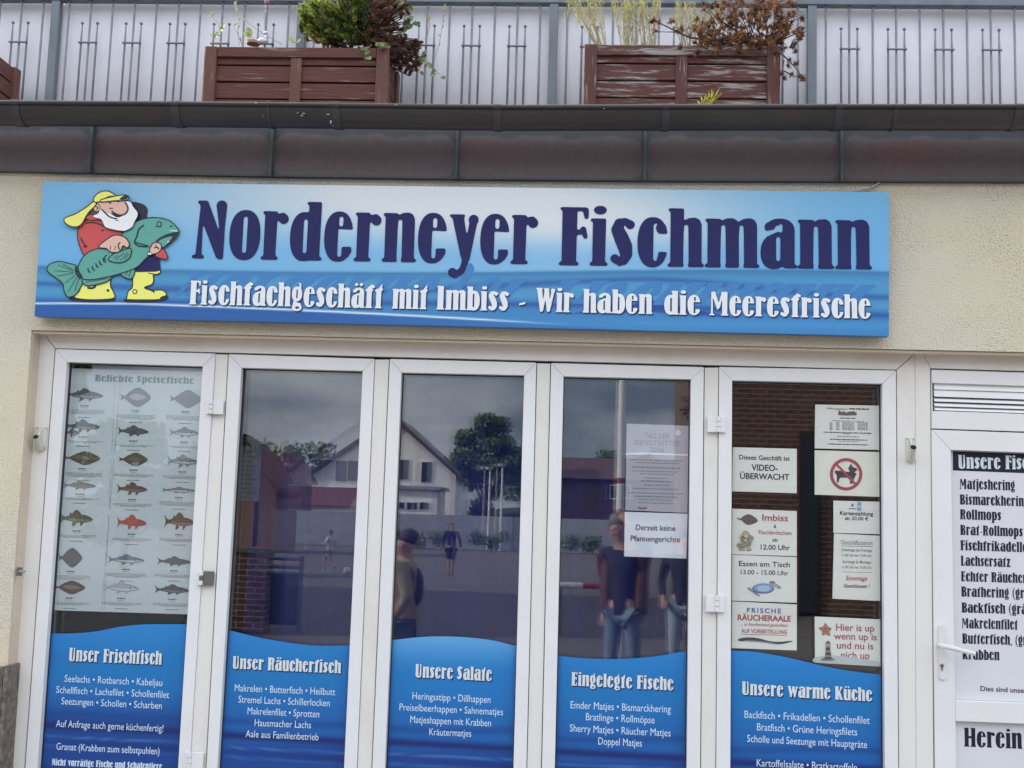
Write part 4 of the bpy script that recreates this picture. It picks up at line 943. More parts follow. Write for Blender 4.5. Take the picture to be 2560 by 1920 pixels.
# ------------------------------------------------------------------ the big fish poster
YQ = 5.2092
pp = [at(*N1(q), YQ) for q in ((401,143),(1260,168),(1195,1604),(318,1577))]
fp = thing('fish_poster', (pp[3].x, YQ, pp[3].z), 'large pale poster of edible fish species titled Beliebte Speisefische', 'poster')
m = MB(); m.prism([xz(q) for q in pp], YQ, YQ+.0006); m.build('sheet', mat('poster_paper', (.50,.575,.59), .55, vary=.04, vscale=3), fp)
YN = YQ
m = MB(); write(m, 'Beliebte Speisefische', N1((562,221)), N1((1150,237)), 40*.422, YN, 'd', mi=0, dy=.0008); m.build('title_lettering', mat('green_grey_print', (.12,.19,.17), .7), fp)
f = Flat(lambda p: at(*N1(p), YN), YN-.0009, .00012); m2 = MB()
def fish(cx, cy, w_, h, kind, body, belly=None):
    """kind: r round bodied, f flatfish, l long; head to the right"""
    L_ = lambda x, y: (cx+x*w_, cy+y*h+x*w_*.03)
    if kind == 'f':
        f.shape([L_(-.34,-.04), L_(-.12,-.34), L_(.10,-.5), L_(.34,-.28), L_(.5,0), L_(.32,.28), L_(.08,.5), L_(-.14,.32), L_(-.34,.05)], body, 2, DKF, 3)
        f.shape([L_(-.5,-.17), L_(-.42,-.08), L_(-.3,-.05), L_(-.3,.06), L_(-.42,.10), L_(-.5,.16), L_(-.47,0)], body, 0)
        f.shape([L_(-.2,-.04), L_(0,-.2), L_(.25,-.12), L_(.34,.02), L_(.1,.14), L_(-.1,.1)], belly if belly is not None else body, 0)
    else:
        k = .5 if kind == 'r' else .62
        f.shape([L_(-.34,-.06), L_(-.1,-.26*k*1.5), L_(.12,-.30*k*1.5), L_(.34,-.16), L_(.5,.04), L_(.36,.18), L_(.12,.32*k*1.4), L_(-.12,.24*k*1.4), L_(-.34,.07)], body, 1.6, DKF, 3)
        if belly is not None: f.shape([L_(-.3,.03), L_(0,.05), L_(.3,.05), L_(.46,.06), L_(.33,.16), L_(.12,.28*k*1.4), L_(-.12,.2*k*1.4)], belly, 0)
        f.shape([L_(-.5,-.36), L_(-.41,-.14), L_(-.3,-.07), L_(-.3,.07), L_(-.42,.16), L_(-.5,.36), L_(-.455,0)], body, 0)
        f.shape([L_(-.12,-.2), L_(-.02,-.5), L_(.1,-.42), L_(.14,-.22)], body, 0); f.shape([L_(-.2,-.14), L_(-.18,-.34), L_(-.1,-.2)], body, 0)
        f.shape([L_(-.1,.2), L_(-.12,.46), L_(.0,.3)], body, 0); f.shape([L_(.14,.22), L_(.12,.46), L_(.22,.26)], body, 0)
        f.line([L_(.28,-.14), L_(.24,.03), L_(.29,.17)], 2, DKF); f.ell(*L_(.39,-.02), 3.4, 3.2, DKF)
DKF, DG, MG, LG, BRN, OLV, RED, BLU, SIL, DRED, TAN = range(11)
FM = [mat('fish_'+n, c, .6) for n, c in (('dark',(.035,.035,.035)),('slate',(.085,.09,.095)),('grey',(.20,.21,.22)),('silver',(.36,.40,.42)),('brown',(.10,.075,.055)),('olive',(.12,.115,.07)),('red',(.40,.10,.085)),('steel_blue',(.13,.19,.27)),('pale',(.50,.53,.54)),('maroon',(.15,.07,.065)),('tan',(.22,.15,.11)))]
FISH = [(500,302,222,80,'l',DG,MG),(803,316,178,112,'f',MG,LG),(1100,326,182,104,'f',MG,MG),(490,487,200,80,'r',DG,MG),(430,525,80,60,'r',DG,MG),(790,516,182,70,'l',DG,DG),(1092,525,172,66,'l',MG,SIL),
 (487,676,212,78,'f',BRN,OLV),(790,684,170,78,'f',BRN,OLV),(1082,694,178,80,'r',MG,SIL),(472,838,192,56,'l',OLV,TAN),(783,858,178,80,'r',DRED,TAN),(1060,866,200,40,'l',MG,SIL),
 (452,1033,194,100,'r',OLV,MG),(780,1057,174,92,'r',RED,RED),(1062,1052,176,108,'r',BRN,TAN),(417,1266,138,114,'f',DG,DG),(747,1278,216,66,'l',BLU,SIL),(1032,1288,198,62,'l',DG,DG),(412,1442,184,78,'f',BRN,TAN),(718,1444,212,78,'l',LG,SIL),(1020,1456,206,66,'l',DG,TAN)]
m = MB()
for q in FISH:
    f = Flat(lambda p: at(*N1(p), YN), YN-.0009, .00012); fish(*q); f.mb.build('fish_picture', FM, fp)
    if q[2] < 100: continue
    cx, cy, h = q[0], q[1]+q[3]*.5, q[3]
    base = {300:395,316:395,487:562,516:575,676:732,684:745}.get(cy, cy+22)
    small_print(m, N1, cx-24, cx+24, cy+20, 7, 1, int(cx)); small_print(m, N1, cx-18, cx+18, cy+34, 3.5, 0, int(cx))
    rows = 2+int(cx*7+cy) % 3 if cy < 1000 else 3+int(cx*3) % 2
    for k in range(rows): small_print(m, N1, cx-115+(k == rows-1)*40, min(cx+118-(k == rows-1)*40, 1190), cy+45+k*7.5, 3.2, 0, int(cx)+k)
    small_print(m, N1, cx-38, cx+38, cy+52+rows*7.5+8, 4, 1, int(cx)+9)
m.build('caption_lettering', [greyink, mat('soft_black_ink', (.09,.10,.10), .7)], fp)
# two faint folds down the sheet
m = MB()
for xa, xb in ((680,616),(712,600)):
    for k in range(12):
        t0 = k/12; t1 = t0+.06+.02*(k % 3); ya = 240+1330*t0; yb_ = 240+1330*t1
        a = at(*N1((xa+(xb-xa)*t0, ya)), YN); b = at(*N1((xa+(xb-xa)*t1, yb_)), YN)
        m.add([(a.x,YN-.0006,a.z),(a.x+.0016,YN-.0006,a.z),(b.x+.0016,YN-.0006,b.z),(b.x,YN-.0006,b.z)], [(0,1,2,3)])
m.build('fold_line', mat('fold_shade', (.26,.31,.34), .7), fp)

# ------------------------------------------------------------------ small fittings on the frame
def flag_holder(px0, py0, px1, py1, tx, ty, lab):
    a = at(px0, py0, YF-.006); b = at(px1, py1, YF-.006); o = thing('flag_holder', ((a.x+b.x)/2, YF, (a.z+b.z)/2), lab, 'flag holder', 'ivory flag holders on the door frame')
    m = MB(); m.box(a.x, b.x, YF-.006, YF-.0005, b.z, a.z); m.build('base_plate', ivory, o, bevel=.002)
    t = at(tx, ty, YF-.065); cx = (a.x+b.x)/2; zc = t.z-.035; m = MB()
    v0 = Vector((cx, YF-.007, zc-.012)); v1 = Vector((t.x, YF-.068, t.z))
    m.tube([v0, v0.lerp(v1, .35), v1], [.017,.0135,.0125], 16, cap=False); m.tube([v1, v1+(v0-v1)*.7], [.0095,.0085], 16, 1); m.build('socket', [ivory, dark], o, smooth=True)
    m = MB()
    m.add([(cx-.003, YF-.0065, a.z-.006), (cx+.003, YF-.0065, a.z-.006), (cx+.003, YF-.0065, zc), (cx-.003, YF-.0065, zc), (cx-.003, YF-.05, zc+.022), (cx+.003, YF-.05, zc+.022)], [(0,1,2,3),(0,4,5,1),(0,3,4),(1,5,2),(3,2,5,4)]); m.build('rib', ivory, o)
    m = MB()
    for sx in (.16, .84):
        for zz in (a.z-.008, b.z+.008): m.ball((a.x+(b.x-a.x)*sx, YF-.0062, zz), .003, .0016, .003, 8)
    m.build('screw', greyst, o)
flag_holder(89, 1066, 115, 1122, 90, 1092, 'ivory flag holder on the frame beside the rough plaster pier')
flag_holder(2264, 1093, 2289, 1150, 2283, 1118, 'ivory flag holder on the frame post beside the entrance door')
a = at(41, 1418, YW-.006); b = at(53, 1440, YW-.006); c_ = at(60, 1429, YW-.03)
o = thing('wall_hook', ((a.x+b.x)/2, YW, (a.z+b.z)/2), 'small dark metal eye hook on the plaster wall at the door opening', 'hook')
m = MB(); m.box(a.x, b.x, YW-.006, YW+.004, b.z, a.z); m.build('base_plate', greyst, o, bevel=.001)
m = MB(); m.tube([(b.x-.012, YW-.006, c_.z), (b.x-.002, YW-.02, c_.z), (c_.x, YW-.03, c_.z+.001)], .0042, 8); m.tube([(c_.x+.008*math.cos(t), YW-.03, c_.z-.0005+.006*math.sin(t)) for t in [k*math.pi/5 for k in range(9)]], .0026, 6); m.build('eye', steel, o, smooth=True)
# ------------------------------------------------------------------ balcony railing
YR = 5.60; ZF = zt+.0605
rods = mat('dark_galvanised_rod', (.20,.21,.235), .5, metal=.2, vary=.25, vscale=20)
pz = mat('weathered_zinc_post', (.165,.19,.215), .55, metal=.15, vary=.25, vscale=7, stretch=(1,1,.35))
scr = mat('white_screen_sheet', (.70,.695,.735), .6, vary=.08, vscale=2.5, stretch=(2,1,.4))
zr = at(1280, 11.5, YR).z; px_ = [at(p, 20, YR).x for p in (143,750,1377,2029)]
bay = (px_[3]-px_[0])/3; posts = [px_[0]+bay*k for k in range(-3, 8)]
rail = thing('balcony_railing', (posts[0], YR, ZF), 'grey steel balcony railing of thin rods with white sheeting behind, above the gutter', 'railing')
m = MB(); m.box(posts[0]-.03, posts[-1]+.03, YR-.025, YR+.025, zr, zr+.045); m.build('top_rail', pz, rail, bevel=.003)
p0 = None; rd = None; orn = None
def part_copy(src, x):
    o = src.copy(); COL.objects.link(o); o.parent = rail; o.location = (x, 0, 0); return o
def at_zero(mb, name, mt, smooth=False, bevel=0):
    o = mb.build(name, mt, None, smooth, bevel)
    o.parent = rail
    me = o.data
    for v_ in me.vertices: v_.co.y -= YR; v_.co.z -= ZF
    return o
m = MB(); m.box(-.021, .021, YR-.02, YR+.02, ZF, zr-.0005); P0 = at_zero(m, 'post', pz, bevel=.003)
m = MB(); m.tube([(0, YR-.008, ZF+.002), (0, YR-.008, zr-.0005)], .0056, 8); R0_ = at_zero(m, 'rod', rods, True)
zb_ = at(330, 110.5, YR).z; zk = at(330, 62, YR).z; m = MB()
m.tube([(-.0475, YR-.0175, zb_), (.0475, YR-.0175, zb_)], .0052, 8)
for s in (-.0385, .0385):
    m.tube([(s, YR-.008, ZF+.002), (s, YR-.008, zb_+.01), (s, YR-.008, zk)], .0056*1.0 if False else [.0055,.0055,.003], 8); m.ball((s, YR-.008, zk+.003), .0082, None, .0075, 10)
O0 = at_zero(m, 'fork_ornament', rods, True)
first = [True]*3
def put(src, k, x):
    if first[k]: src.location = (x-posts[0], 0, 0); first[k] = False
    else: part_copy(src, x-posts[0])
for i, x in enumerate(posts):
    put(P0, 0, x)
    if i == len(posts)-1: break
    if 1 <= i <= 8:
        for k in range(11):
            xr2 = x+.066+(bay-.132)*k/10; put(R0_, 1, xr2)
            if k % 2: put(O0, 2, xr2)
        m = MB(); n = 60; v = []
        for q in range(n+1):
            xx = x+.002+(bay-.004)*q/n
            for z in (ZF+.004, (ZF+zr)/2, zr+.02): v.append((xx, YR+.034+0, z))
        m.add(v, [(3*q+r_, 3*q+3+r_, 3*q+4+r_, 3*q+1+r_) for q in range(n) for r_ in (0, 1)]); o = m.build('privacy_screen', scr, rail, smooth=True)
        so_ = o.modifiers.new('thickness', 'SOLIDIFY'); so_.thickness = .003

# ------------------------------------------------------------------ planter boxes
def wood(name, base, peel, lo, hi, vert=False):
    return mat(name, base, .7, col2=peel, vscale=6.5, lo=lo, hi=hi, bump=.4, bscale=12, stretch=(9,9,.8) if vert else (.8,9,9))
wH = wood('flaking_red_brown_boards', (.105,.036,.027), (.25,.19,.165), .58, .72); wV = wood('flaking_red_brown_post', (.13,.055,.042), (.27,.21,.18), .57, .74, True)
wH2 = wood('badly_flaking_boards', (.10,.034,.027), (.31,.28,.26), .52, .61); wV2 = wood('badly_flaking_post', (.10,.036,.030), (.28,.24,.21), .56, .66, True)
soil = mat('dry_soil', (.07,.05,.035), .95, vary=.3, vscale=30, bump=.5, bscale=40)
YPB = 5.16; DP = .34
def planter(pL, pR, lab, h, v):
    a = at(*pL, YPB); b = at(*pR, YPB); zt_ = (a.z+b.z)/2; x0, x1 = a.x, b.x; cx = (x0+x1)/2
    o = thing('planter_box', (cx, YPB+DP/2, ZF), lab, 'planter box', 'wooden planter boxes along the terrace edge')
    pw = .058; y0, y1 = YPB, YPB+DP; k = 1/560
    for xx in (x0, x1-pw):
        for yy in (y0, y1-pw):
            m = MB(); m.box(xx, xx+pw, yy, yy+pw, ZF, zt_); m.build('corner_post', v, o, bevel=.006)
    zr1 = zt_-25*k
    m = MB(); m.box(x0+pw+.0012, x1-pw-.0012, y0+.004, y0+.05, zr1-.004, zt_-.002); m.build('top_rail', h, o, bevel=.003)
    m = MB(); m.box(x0+pw+.0012, x1-pw-.0012, y1-.05, y1-.004, zr1-.004, zt_-.002); m.build('top_rail', h, o, bevel=.003)
    m = MB()
    for za, zb in ((zr1-.001, zt_-44.5*k), (zt_-48.5*k, zt_-88.5*k), (zt_-93*k, zt_-133.5*k), (zt_-137*k, ZF+.01)):
        if za-zb < .01: continue
        m.box(x0+pw-.004, x1-pw+.004, y0+.020, y0+.038, zb, za); m.box(x0+pw-.004, x1-pw+.004, y1-.038, y1-.02, zb, za)
    m.build('board_panel', h, o, bevel=.0025)
    for xx in (x0+.018, x1-.036):
        m = MB()
        for za, zb in ((zt_-.003, zt_-44.5*k), (zt_-48.5*k, zt_-88.5*k), (zt_-93*k, zt_-133.5*k), (zt_-137*k, ZF+.01)):
            if za-zb > .01: m.box(xx, xx+.018, y0+pw-.004, y1-pw+.004, zb, za)
        m.build('side_panel', h, o, bevel=.0025)
    m = MB(); m.box(cx-.026, cx+.026, y0+.008, y0+.0198, ZF+.004, zr1-.006); m.build('centre_post', v, o, bevel=.003)
    m = MB(); n = 16; vs = []; r = random.Random(3)
    for i in range(n+1):
        for j in range(5): vs.append((x0+.04+(x1-x0-.08)*i/n, y0+.04+(DP-.08)*j/4, zt_-.035+r.uniform(-.012,.016)))
    m.add(vs, [(i*5+j, (i+1)*5+j, (i+1)*5+j+1, i*5+j+1) for i in range(n) for j in range(4)]); m.build('soil', soil, o, smooth=True)
    return zt_
Z1 = planter((511.5,111.5), (973.5,121), 'red-brown wooden planter holding the half dead conifer', wH, wV)
Z2 = planter((1461.3,109.3), (1952,112.5), 'badly flaking wooden planter with dry grass and a dead pine', wH2, wV2)
planter((-494,104), (-30,108), 'wooden planter cut off by the left edge of the photo', wH, wV)

# ------------------------------------------------------------------ plants in the boxes
def rv(r, s=1): return Vector((r.uniform(-1,1), r.uniform(-1,1), r.uniform(-1,1)))*s
def needle(m, p, d, l, w_, r, mi):
    s = d.cross(rv(r)).normalized()*w_/2; m.add([p-s, p+s, p+d*l], [(0,1,2)], mi)
def brush(m, a, b, n, nl, w_, r, mats_, spread=.9):
    d = (b-a).normalized()
    for i in range(n):
        t = r.random(); p = a.lerp(b, t); o = d.cross(rv(r)).normalized()
        dr = (o*spread+d*r.uniform(.35,.9)+d*max(0,t-.6)*4).normalized(); needle(m, p, dr, nl*r.uniform(.6,1.1), w_, r, r.choice(mats_))
def leaf(m, p, d, up, l, w_, mi):
    d = d.normalized(); s = d.cross(up).normalized(); u = s.cross(d).normalized()
    m.add([p, p+d*l*.3-s*w_*.45+u*l*.05, p+d*l*.7-s*w_*.35+u*l*.04, p+d*l, p+d*l*.7+s*w_*.35+u*l*.04, p+d*l*.3+s*w_*.45+u*l*.05, p+d*l*.4-u*l*.03],
          [(0,1,6),(1,2,6),(2,3,6),(3,4,6),(4,5,6),(5,0,6)], mi)
gA = mat('sunlit_yellow_green_needles', (.36,.40,.07), .55, transl=.3); gB = mat('green_needles', (.10,.165,.04), .55, transl=.25); gC = mat('deep_green_needles', (.03,.062,.02), .6)  # the palest needles carry the sunlight in their colour
bA = mat('dead_red_brown_needles', (.16,.055,.03), .8, transl=.2); bB = mat('dead_dark_needles', (.075,.035,.025), .85); bC = mat('dead_tan_needles', (.24,.12,.055), .8, transl=.2)
bark = mat('brown_bark', (.09,.06,.045), .9, vary=.3, vscale=40)
ivy_g = mat('ivy_green', (.10,.17,.05), .5, transl=.35); ivy_l = mat('pale_leaf', (.26,.34,.14), .55, transl=.4); stemg = mat('dry_stem', (.27,.22,.15), .8); fluff = mat('white_seed_fluff', (.66,.63,.58), .9, transl=.3)
straw = mat('yellow_green_straw', (.40,.40,.13), .7, transl=.4); straw2 = mat('pale_straw', (.46,.40,.28), .75, transl=.35); mauve = mat('mauve_petal', (.34,.17,.28), .7)
r = random.Random(11)
YC = YPB+.15
base = at(905, 118, YC); base.z = Z1-.03
con = thing('conifer_shrub', base, 'small conifer in the planter, yellow-green on one half and dead brown on the other', 'shrub')
gm = MB(); bm_ = MB(); tw = MB()
def tip(px, py, dy): return at(px, py, YC+dy)
def rnd_ell(cx, cy, rx, ry):
    while True:
        a, b = r.uniform(-1,1), r.uniform(-1,1)
        if a*a+b*b < 1: return cx+a*rx, cy+b*ry
cen = at(880, 95, YC)
def bough(m, e, n, ln, mats_, nl, wild):
    o_ = e-cen; o_.y *= .7; d = (o_.normalized()*.75+Vector((-.25, -.15, .45))*(1-wild)+rv(r, .75+wild*.6)).normalized(); s = e-d*ln
    mid = s.lerp(cen, .5)+rv(r, .02); tw.tube([s.lerp(mid, .6), s], [.0035,.0022], 5); brush(m, s, e, n, nl, .0036, r, mats_, 1.0)
for i in range(270):
    cx, cy = rnd_ell(846, 40, 100, 74) if i % 4 else rnd_ell(800, 48, 52, 46)
    e = tip(cx, cy, r.uniform(-.14,.11)); up = r.random() < .30+max(0, 850-cx)/220  # sunlit needle colour grows likelier towards the left
    bough(gm, e, 250, r.uniform(.035,.06), [0,0,0,1] if up else ([0,1,1,2] if i % 3 else [1,2,2]), .0185, .15)
for i in range(330):
    cx, cy = rnd_ell(965, 48, 64, 92) if i % 3 else rnd_ell(1012, 135, 50, 42)
    bough(bm_, tip(cx, cy, r.uniform(-.14,.10)), 130, r.uniform(.018,.045), [0,0,1,1,2] if i % 3 else [1,1,0], .016, .8)
for i in range(44):
    cx, cy = rnd_ell(835, 98, 75, 15); bough(bm_, tip(cx, cy, r.uniform(-.12,.1)), 70, .035, [0,0,2,1], .013, .8)
gm.build('green_foliage', [gA, gB, gC], con); bm_.build('dead_foliage', [bA, bB, bC], con); tw.build('branch', bark, con)

def weed(pts, Y, lab, extras, name='flowering_weed', grp='weeds growing in the planters', rad=.0014):
    """thin stem through pixels, with (t, kind, size) extras along it"""
    p = [at(q[0], q[1], Y+(q[2] if len(q) > 2 else 0)) for q in pts]
    o = thing(name, p[0], lab, 'weed', grp); m = MB(); m.tube(p, [rad]*(len(p)-1)+[rad*.6], 5); m.build('stem', stemg, o)
    mm = MB()
    for t, kd, sz in extras:
        f_ = t*(len(p)-1); i = min(int(f_), len(p)-2); q = p[i].lerp(p[i+1], f_-i)
        if kd == 'leaf': leaf(mm, q, Vector((r.uniform(-1,1), -.4, r.uniform(-.2,.6))), Vector((0,-1,.3)), sz, sz*.7, 0)
        elif kd == 'bud': d = Vector((r.choice((-1,1))*.6, -.2, .7)); leaf(mm, q, d, Vector((0,-1,0)), sz, sz*.4, 1)
        elif kd == 'fluff':
            for k in range(26): needle(mm, q, rv(r).normalized(), sz, .0025, r, 2)
        elif kd == 'flower': mm.ball(q, sz, n=8, mi=3)
    if mm.v: mm.build('leaves', [ivy_l, straw, fluff, mauve], o)
B = [(t, 'bud', .016) for t in (.45,.6,.7,.8,.88,.95,1)]
weed([(553,114),(552,85),(545,58),(527,39)], YC-.05, 'weed with drooping bud at the planter end', [(1,'bud',.028),(.97,'bud',.024),(.3,'leaf',.035),(.42,'leaf',.05),(.55,'leaf',.03)])
weed([(531,114),(534,96)], YC-.03, 'short pale leafed weed at the planter corner', [(1,'leaf',.045),(1,'leaf',.04),(.9,'leaf',.035)])
weed([(598,114),(594,84),(597,45),(588,8)], YC, 'tall white seeded weed behind the saucer', [(.35,'fluff',.011),(.55,'fluff',.01),(.95,'fluff',.012),(.86,'fluff',.01),(1,'fluff',.01)]+B)
weed([(604,112),(600,96),(584,66)], YC, 'curled weed stem with one round leaf', [(1,'leaf',.03),(.2,'leaf',.03)])
weed([(664,112),(661,60),(664,20),(667,4)], YC, 'upright weed with a mauve flower', [(1,'flower',.013),(.6,'fluff',.008),(.75,'fluff',.008)])
weed([(706,112),(662,86),(622,60),(612,48)], YC-.03, 'long bare weed stalk leaning over the figurine', [(.95,'fluff',.009),(1,'fluff',.009),(.9,'bud',.02)])
weed([(745,112),(737,106)], YC, 'small green seedling before the railing post', [(1,'leaf',.04),(.8,'leaf',.04),(.6,'leaf',.035)])
weed([(640,112),(632,95),(628,92)], YC, 'broad pale leaf behind the figurine', [(1,'leaf',.05),(.9,'leaf',.05)])
weed([(1085,152),(1098,110),(1107,60),(1110,16)], YC-.05, 'wispy weed with seed heads in front of the railing', [(t,'bud',.016) for t in (.3,.45,.6,.7,.8,.9,.96,1)]+[(1,'fluff',.009),(.95,'fluff',.009)])
weed([(1062,120),(1075,60),(1070,45)], YC-.02, 'short seed spike beside the wispy weed', [(.7,'bud',.02),(.8,'bud',.02),(.9,'bud',.022),(1,'bud',.022),(.6,'fluff',.007)])
iv = thing('trailing_ivy', at(1010, 112, YC), 'green ivy trailing over the planter corner beneath the dead foliage', 'ivy'); m = MB(); ml = MB()
for st, lv in (([(985,112,-.1),(960,108,-.16),(945,118,-.17)], 9), ([(1000,115),(1040,140,-.1),(1062,150,-.14),(1045,180,-.15)], 10), ([(1040,140,-.1),(1075,160,-.14),(1098,185,-.15)], 9), ([(930,112,-.12),(914,125,-.17),(913,146,-.175)], 5), ([(1000,90),(1018,60,-.05),(1030,25,-.05),(1012,4,-.05)], 12), ([(1030,60,-.05),(1040,50,-.06)], 4)):
    p = [at(q[0], q[1], YC+(q[2] if len(q) > 2 else 0)) for q in st]; m.tube(p, .0016, 5)
    for k in range(lv):
        f_ = (k+1)/lv*(len(p)-1); i = min(int(f_), len(p)-2); q = p[i].lerp(p[i+1], f_-i)+rv(r, .012); leaf(ml, q, Vector((r.uniform(-.8,.8), -.3, r.uniform(-1,.2))), Vector((r.uniform(-.4,.4),-1,.3)), r.uniform(.022,.042), r.uniform(.018,.034), r.choice((0,0,1)))
m.build('stem', stemg, iv); ml.build('leaves', [ivy_g, ivy_l], iv)
# figurine and saucer
q = at(660, 107, YC-.05)
fg = thing('bird_figurine', q, 'small glossy white and blue figurine standing on the planter soil', 'figurine')
cer = mat('glazed_white_ceramic', (.55,.60,.66), .2, spec=.6, vary=.1, vscale=30)
m = MB(); m.ball((q.x-.006, q.y, q.z+.008), .027, .018, .016, 14); m.tube([(q.x+.008, q.y, q.z+.012), (q.x+.012, q.y, q.z+.03), (q.x+.008, q.y, q.z+.043)], [.013,.010,.008], 12); m.ball((q.x+.006, q.y, q.z+.047), .011, .010, .010, 12); m.tube([(q.x-.028, q.y, q.z+.008), (q.x-.044, q.y, q.z+.001)], [.009,.002], 8)
m.build('body', cer, fg, smooth=True); m = MB(); m.tube([(q.x-.003, q.y-.002, q.z+.047), (q.x-.012, q.y-.003, q.z+.045)], [.004,.0008], 6); m.build('beak', mat('blue_glaze', (.25,.33,.45), .25), fg)
q = at(633, 110, YC-.07); o = thing('terracotta_saucer', q, 'pale terracotta saucer half buried beside the figurine', 'saucer')
m = MB(); n = 24; v = []
for rr, zz in ((.026,.0),(.033,.010),(.035,.010),(.029,-.002)): v += [(q.x+rr*math.cos(2*math.pi*k/n), q.y+rr*math.sin(2*math.pi*k/n), q.z+zz) for k in range(n)]
m.add(v, [(a*n+k, a*n+(k+1) % n, (a+1)*n+(k+1) % n, (a+1)*n+k) for a in range(3) for k in range(n)]+[tuple(range(n))]); m.build('dish', mat('terracotta', (.36,.23,.16), .8, vary=.15, vscale=30), o, smooth=True)

# dry grasses and the dead pine in the second box
def grasses(lab, x0, x1, xt0, xt1, n, tall, seed, mats_=(0,0,1)):
    r = random.Random(seed); c = at((x0+x1)/2, 112, YC); o = thing('ornamental_grass', c, lab, 'grass', 'dry grasses in the flaking planter'); m = MB(); ms = MB()
    for i in range(n):
        t = r.random(); a = at(x0+(x1-x0)*t, 116, YC+r.uniform(-.09,.1)); h = tall*r.uniform(.55,1.1)
        e = at(xt0+(xt1-xt0)*min(1, max(0, t+r.uniform(-.3,.3))), 112-h, YC+r.uniform(-.12,.12)); mid = a.lerp(e, .55)+Vector((r.uniform(-.015,.015), 0, .02))
        m.tube([a, mid, e], [.0013,.0011,.0006], 4, r.choice((0,1,1)), cap=False)
        for k in range(16):
            f_ = r.uniform(.25,1); q = (a.lerp(mid, f_/.55) if f_ < .55 else mid.lerp(e, (f_-.55)/.45)); needle(ms, q, Vector((r.uniform(-.7,.7), r.uniform(-.5,.2), r.uniform(.1,1) if f_ < .75 else r.uniform(-1,.4))).normalized(), r.uniform(.010,.024), .0035, r, r.choice(mats_ if f_ > .5 else (1,1,2)))
        if i % 3 == 0:       # a drooping plume at the top
            pr = e
            for k in range(5):
                nx_ = pr+Vector((r.uniform(-.018,.012), r.uniform(-.01,.01), -.016*k/2)); m.tube([pr, nx_], .0008, 3, 0, cap=False)
                for z in range(5): needle(ms, pr.lerp(nx_, r.random()), Vector((r.uniform(-.5,.5), -.3, -1)).normalized(), r.uniform(.014,.026), .0032, r, 0)
                pr = nx_
    m.build('stalk', [straw, straw2], o); ms.build('seed_head', [straw, straw2, fluff], o)
grasses('feathery yellow-green grass leaning over the planter corner', 1488, 1520, 1420, 1500, 34, 150, 4)
grasses('thin pale dry grass in the middle of the flaking planter', 1545, 1640, 1525, 1650, 70, 135, 5)
grasses('sparse dry grass behind the dead pine', 1700, 1800, 1690, 1800, 40, 105, 6, (1,1,0))
r = random.Random(21); base = at(1900, 116, YC); base.z = Z2-.02
dp = thing('dead_pine', base, 'dead brown dwarf pine sprawling out of the flaking planter', 'shrub'); bm_ = MB(); nm = MB()
def rosette(c, s=1):
    ax = rv(r).normalized(); g_ = r.random() > .45
    for k in range(44): needle(nm, c+rv(r, .004), (rv(r).normalized()+ax*.5+Vector((0,0,.2))).normalized(), r.uniform(.014,.028)*s, .0040, r, r.choice((0,0,2) if g_ else (0,1,1)))
def limb(pts, rad):
    p = [at(a, b, YC+c_) for a, b, c_ in pts]; bm_.tube(p, [rad*(1-.75*k/(len(p)-1)) for k in range(len(p))], 6); return p
ends = []
for pts, rad in (([(1900,114,0),(1850,100,-.05),(1770,100,-.13),(1725,94,-.16),(1690,78,-.17),(1650,58,-.18),(1634,52,-.18)], .007), ([(1700,80,-.17),(1665,80,-.17),(1640,79,-.17)], .003), ([(1895,112,0),(1830,70,-.06),(1790,45,-.1),(1760,10,-.1)], .006), ([(1905,110,0),(1890,50,-.03),(1930,10,0),(1990,-10,0)], .006),
  ([(1905,110,0),(1950,60,-.05),(2005,45,-.06)], .006), ([(1915,112,-.05),(1965,95,-.14),(2000,80,-.15)], .005), ([(1920,112,-.08),(1960,140,-.19),(1985,165,-.19),(2008,195,-.19)], .005), ([(1960,150,-.19),(1955,185,-.19)], .003), ([(1955,175,-.19),(1985,190,-.19),(2005,198,-.19)], .003), ([(1880,112,-.08),(1840,118,-.19),(1790,128,-.2),(1745,132,-.2)], .004), ([(1850,100,-.05),(1835,50,-.02),(1850,0,0)], .005)):
    p = limb(pts, rad); ends.append(p[-1]); ends += [q+rv(r, .012) for q in p[2:-1]]
for e in ends: rosette(e, .9)
for px, py, dy in ((1634,52,-.18),(1679,55,-.17),(1702,72,-.17),(1736,71,-.16),(1698,118,-.19),(1743,134,-.2)):
    for k in range(2): rosette(at(px+r.uniform(-5,5), py+r.uniform(-5,5), YC+dy), 1.0)
for i in range(380):
    cx, cy = rnd_ell(1855, 62, 120, 70) if i % 4 < 2 else (rnd_ell(1940, 60, 72, 75) if i % 4 == 2 else rnd_ell(1830, 108, 95, 28))
    c = at(cx, cy, YC+r.uniform(-.2,.06)); rosette(c)
    if i % 3 == 0: bm_.tube([c, c.lerp(base, .12)+rv(r, .015), c.lerp(base, .3)+rv(r, .02)], [.0016,.002,.003], 5)
for px, py in ((1995,90),(2005,82),(1985,110),(1990,128),(1975,150),(1990,160),(1998,190),(2008,200),(1980,186),(1962,120),(1970,165),(1960,195)): rosette(at(px, py, YC-.18), .95)
bm_.build('branch', bark, dp); nm.build('needles', [bC, bB, mat('dead_orange_needles', (.28,.11,.045), .8, transl=.25)], dp)
gt_ = at(1770, 262, YG); tf = thing('grass_tuft', gt_, 'bright yellow-green grass tuft sprouting from the gutter', 'grass tuft'); m = MB()
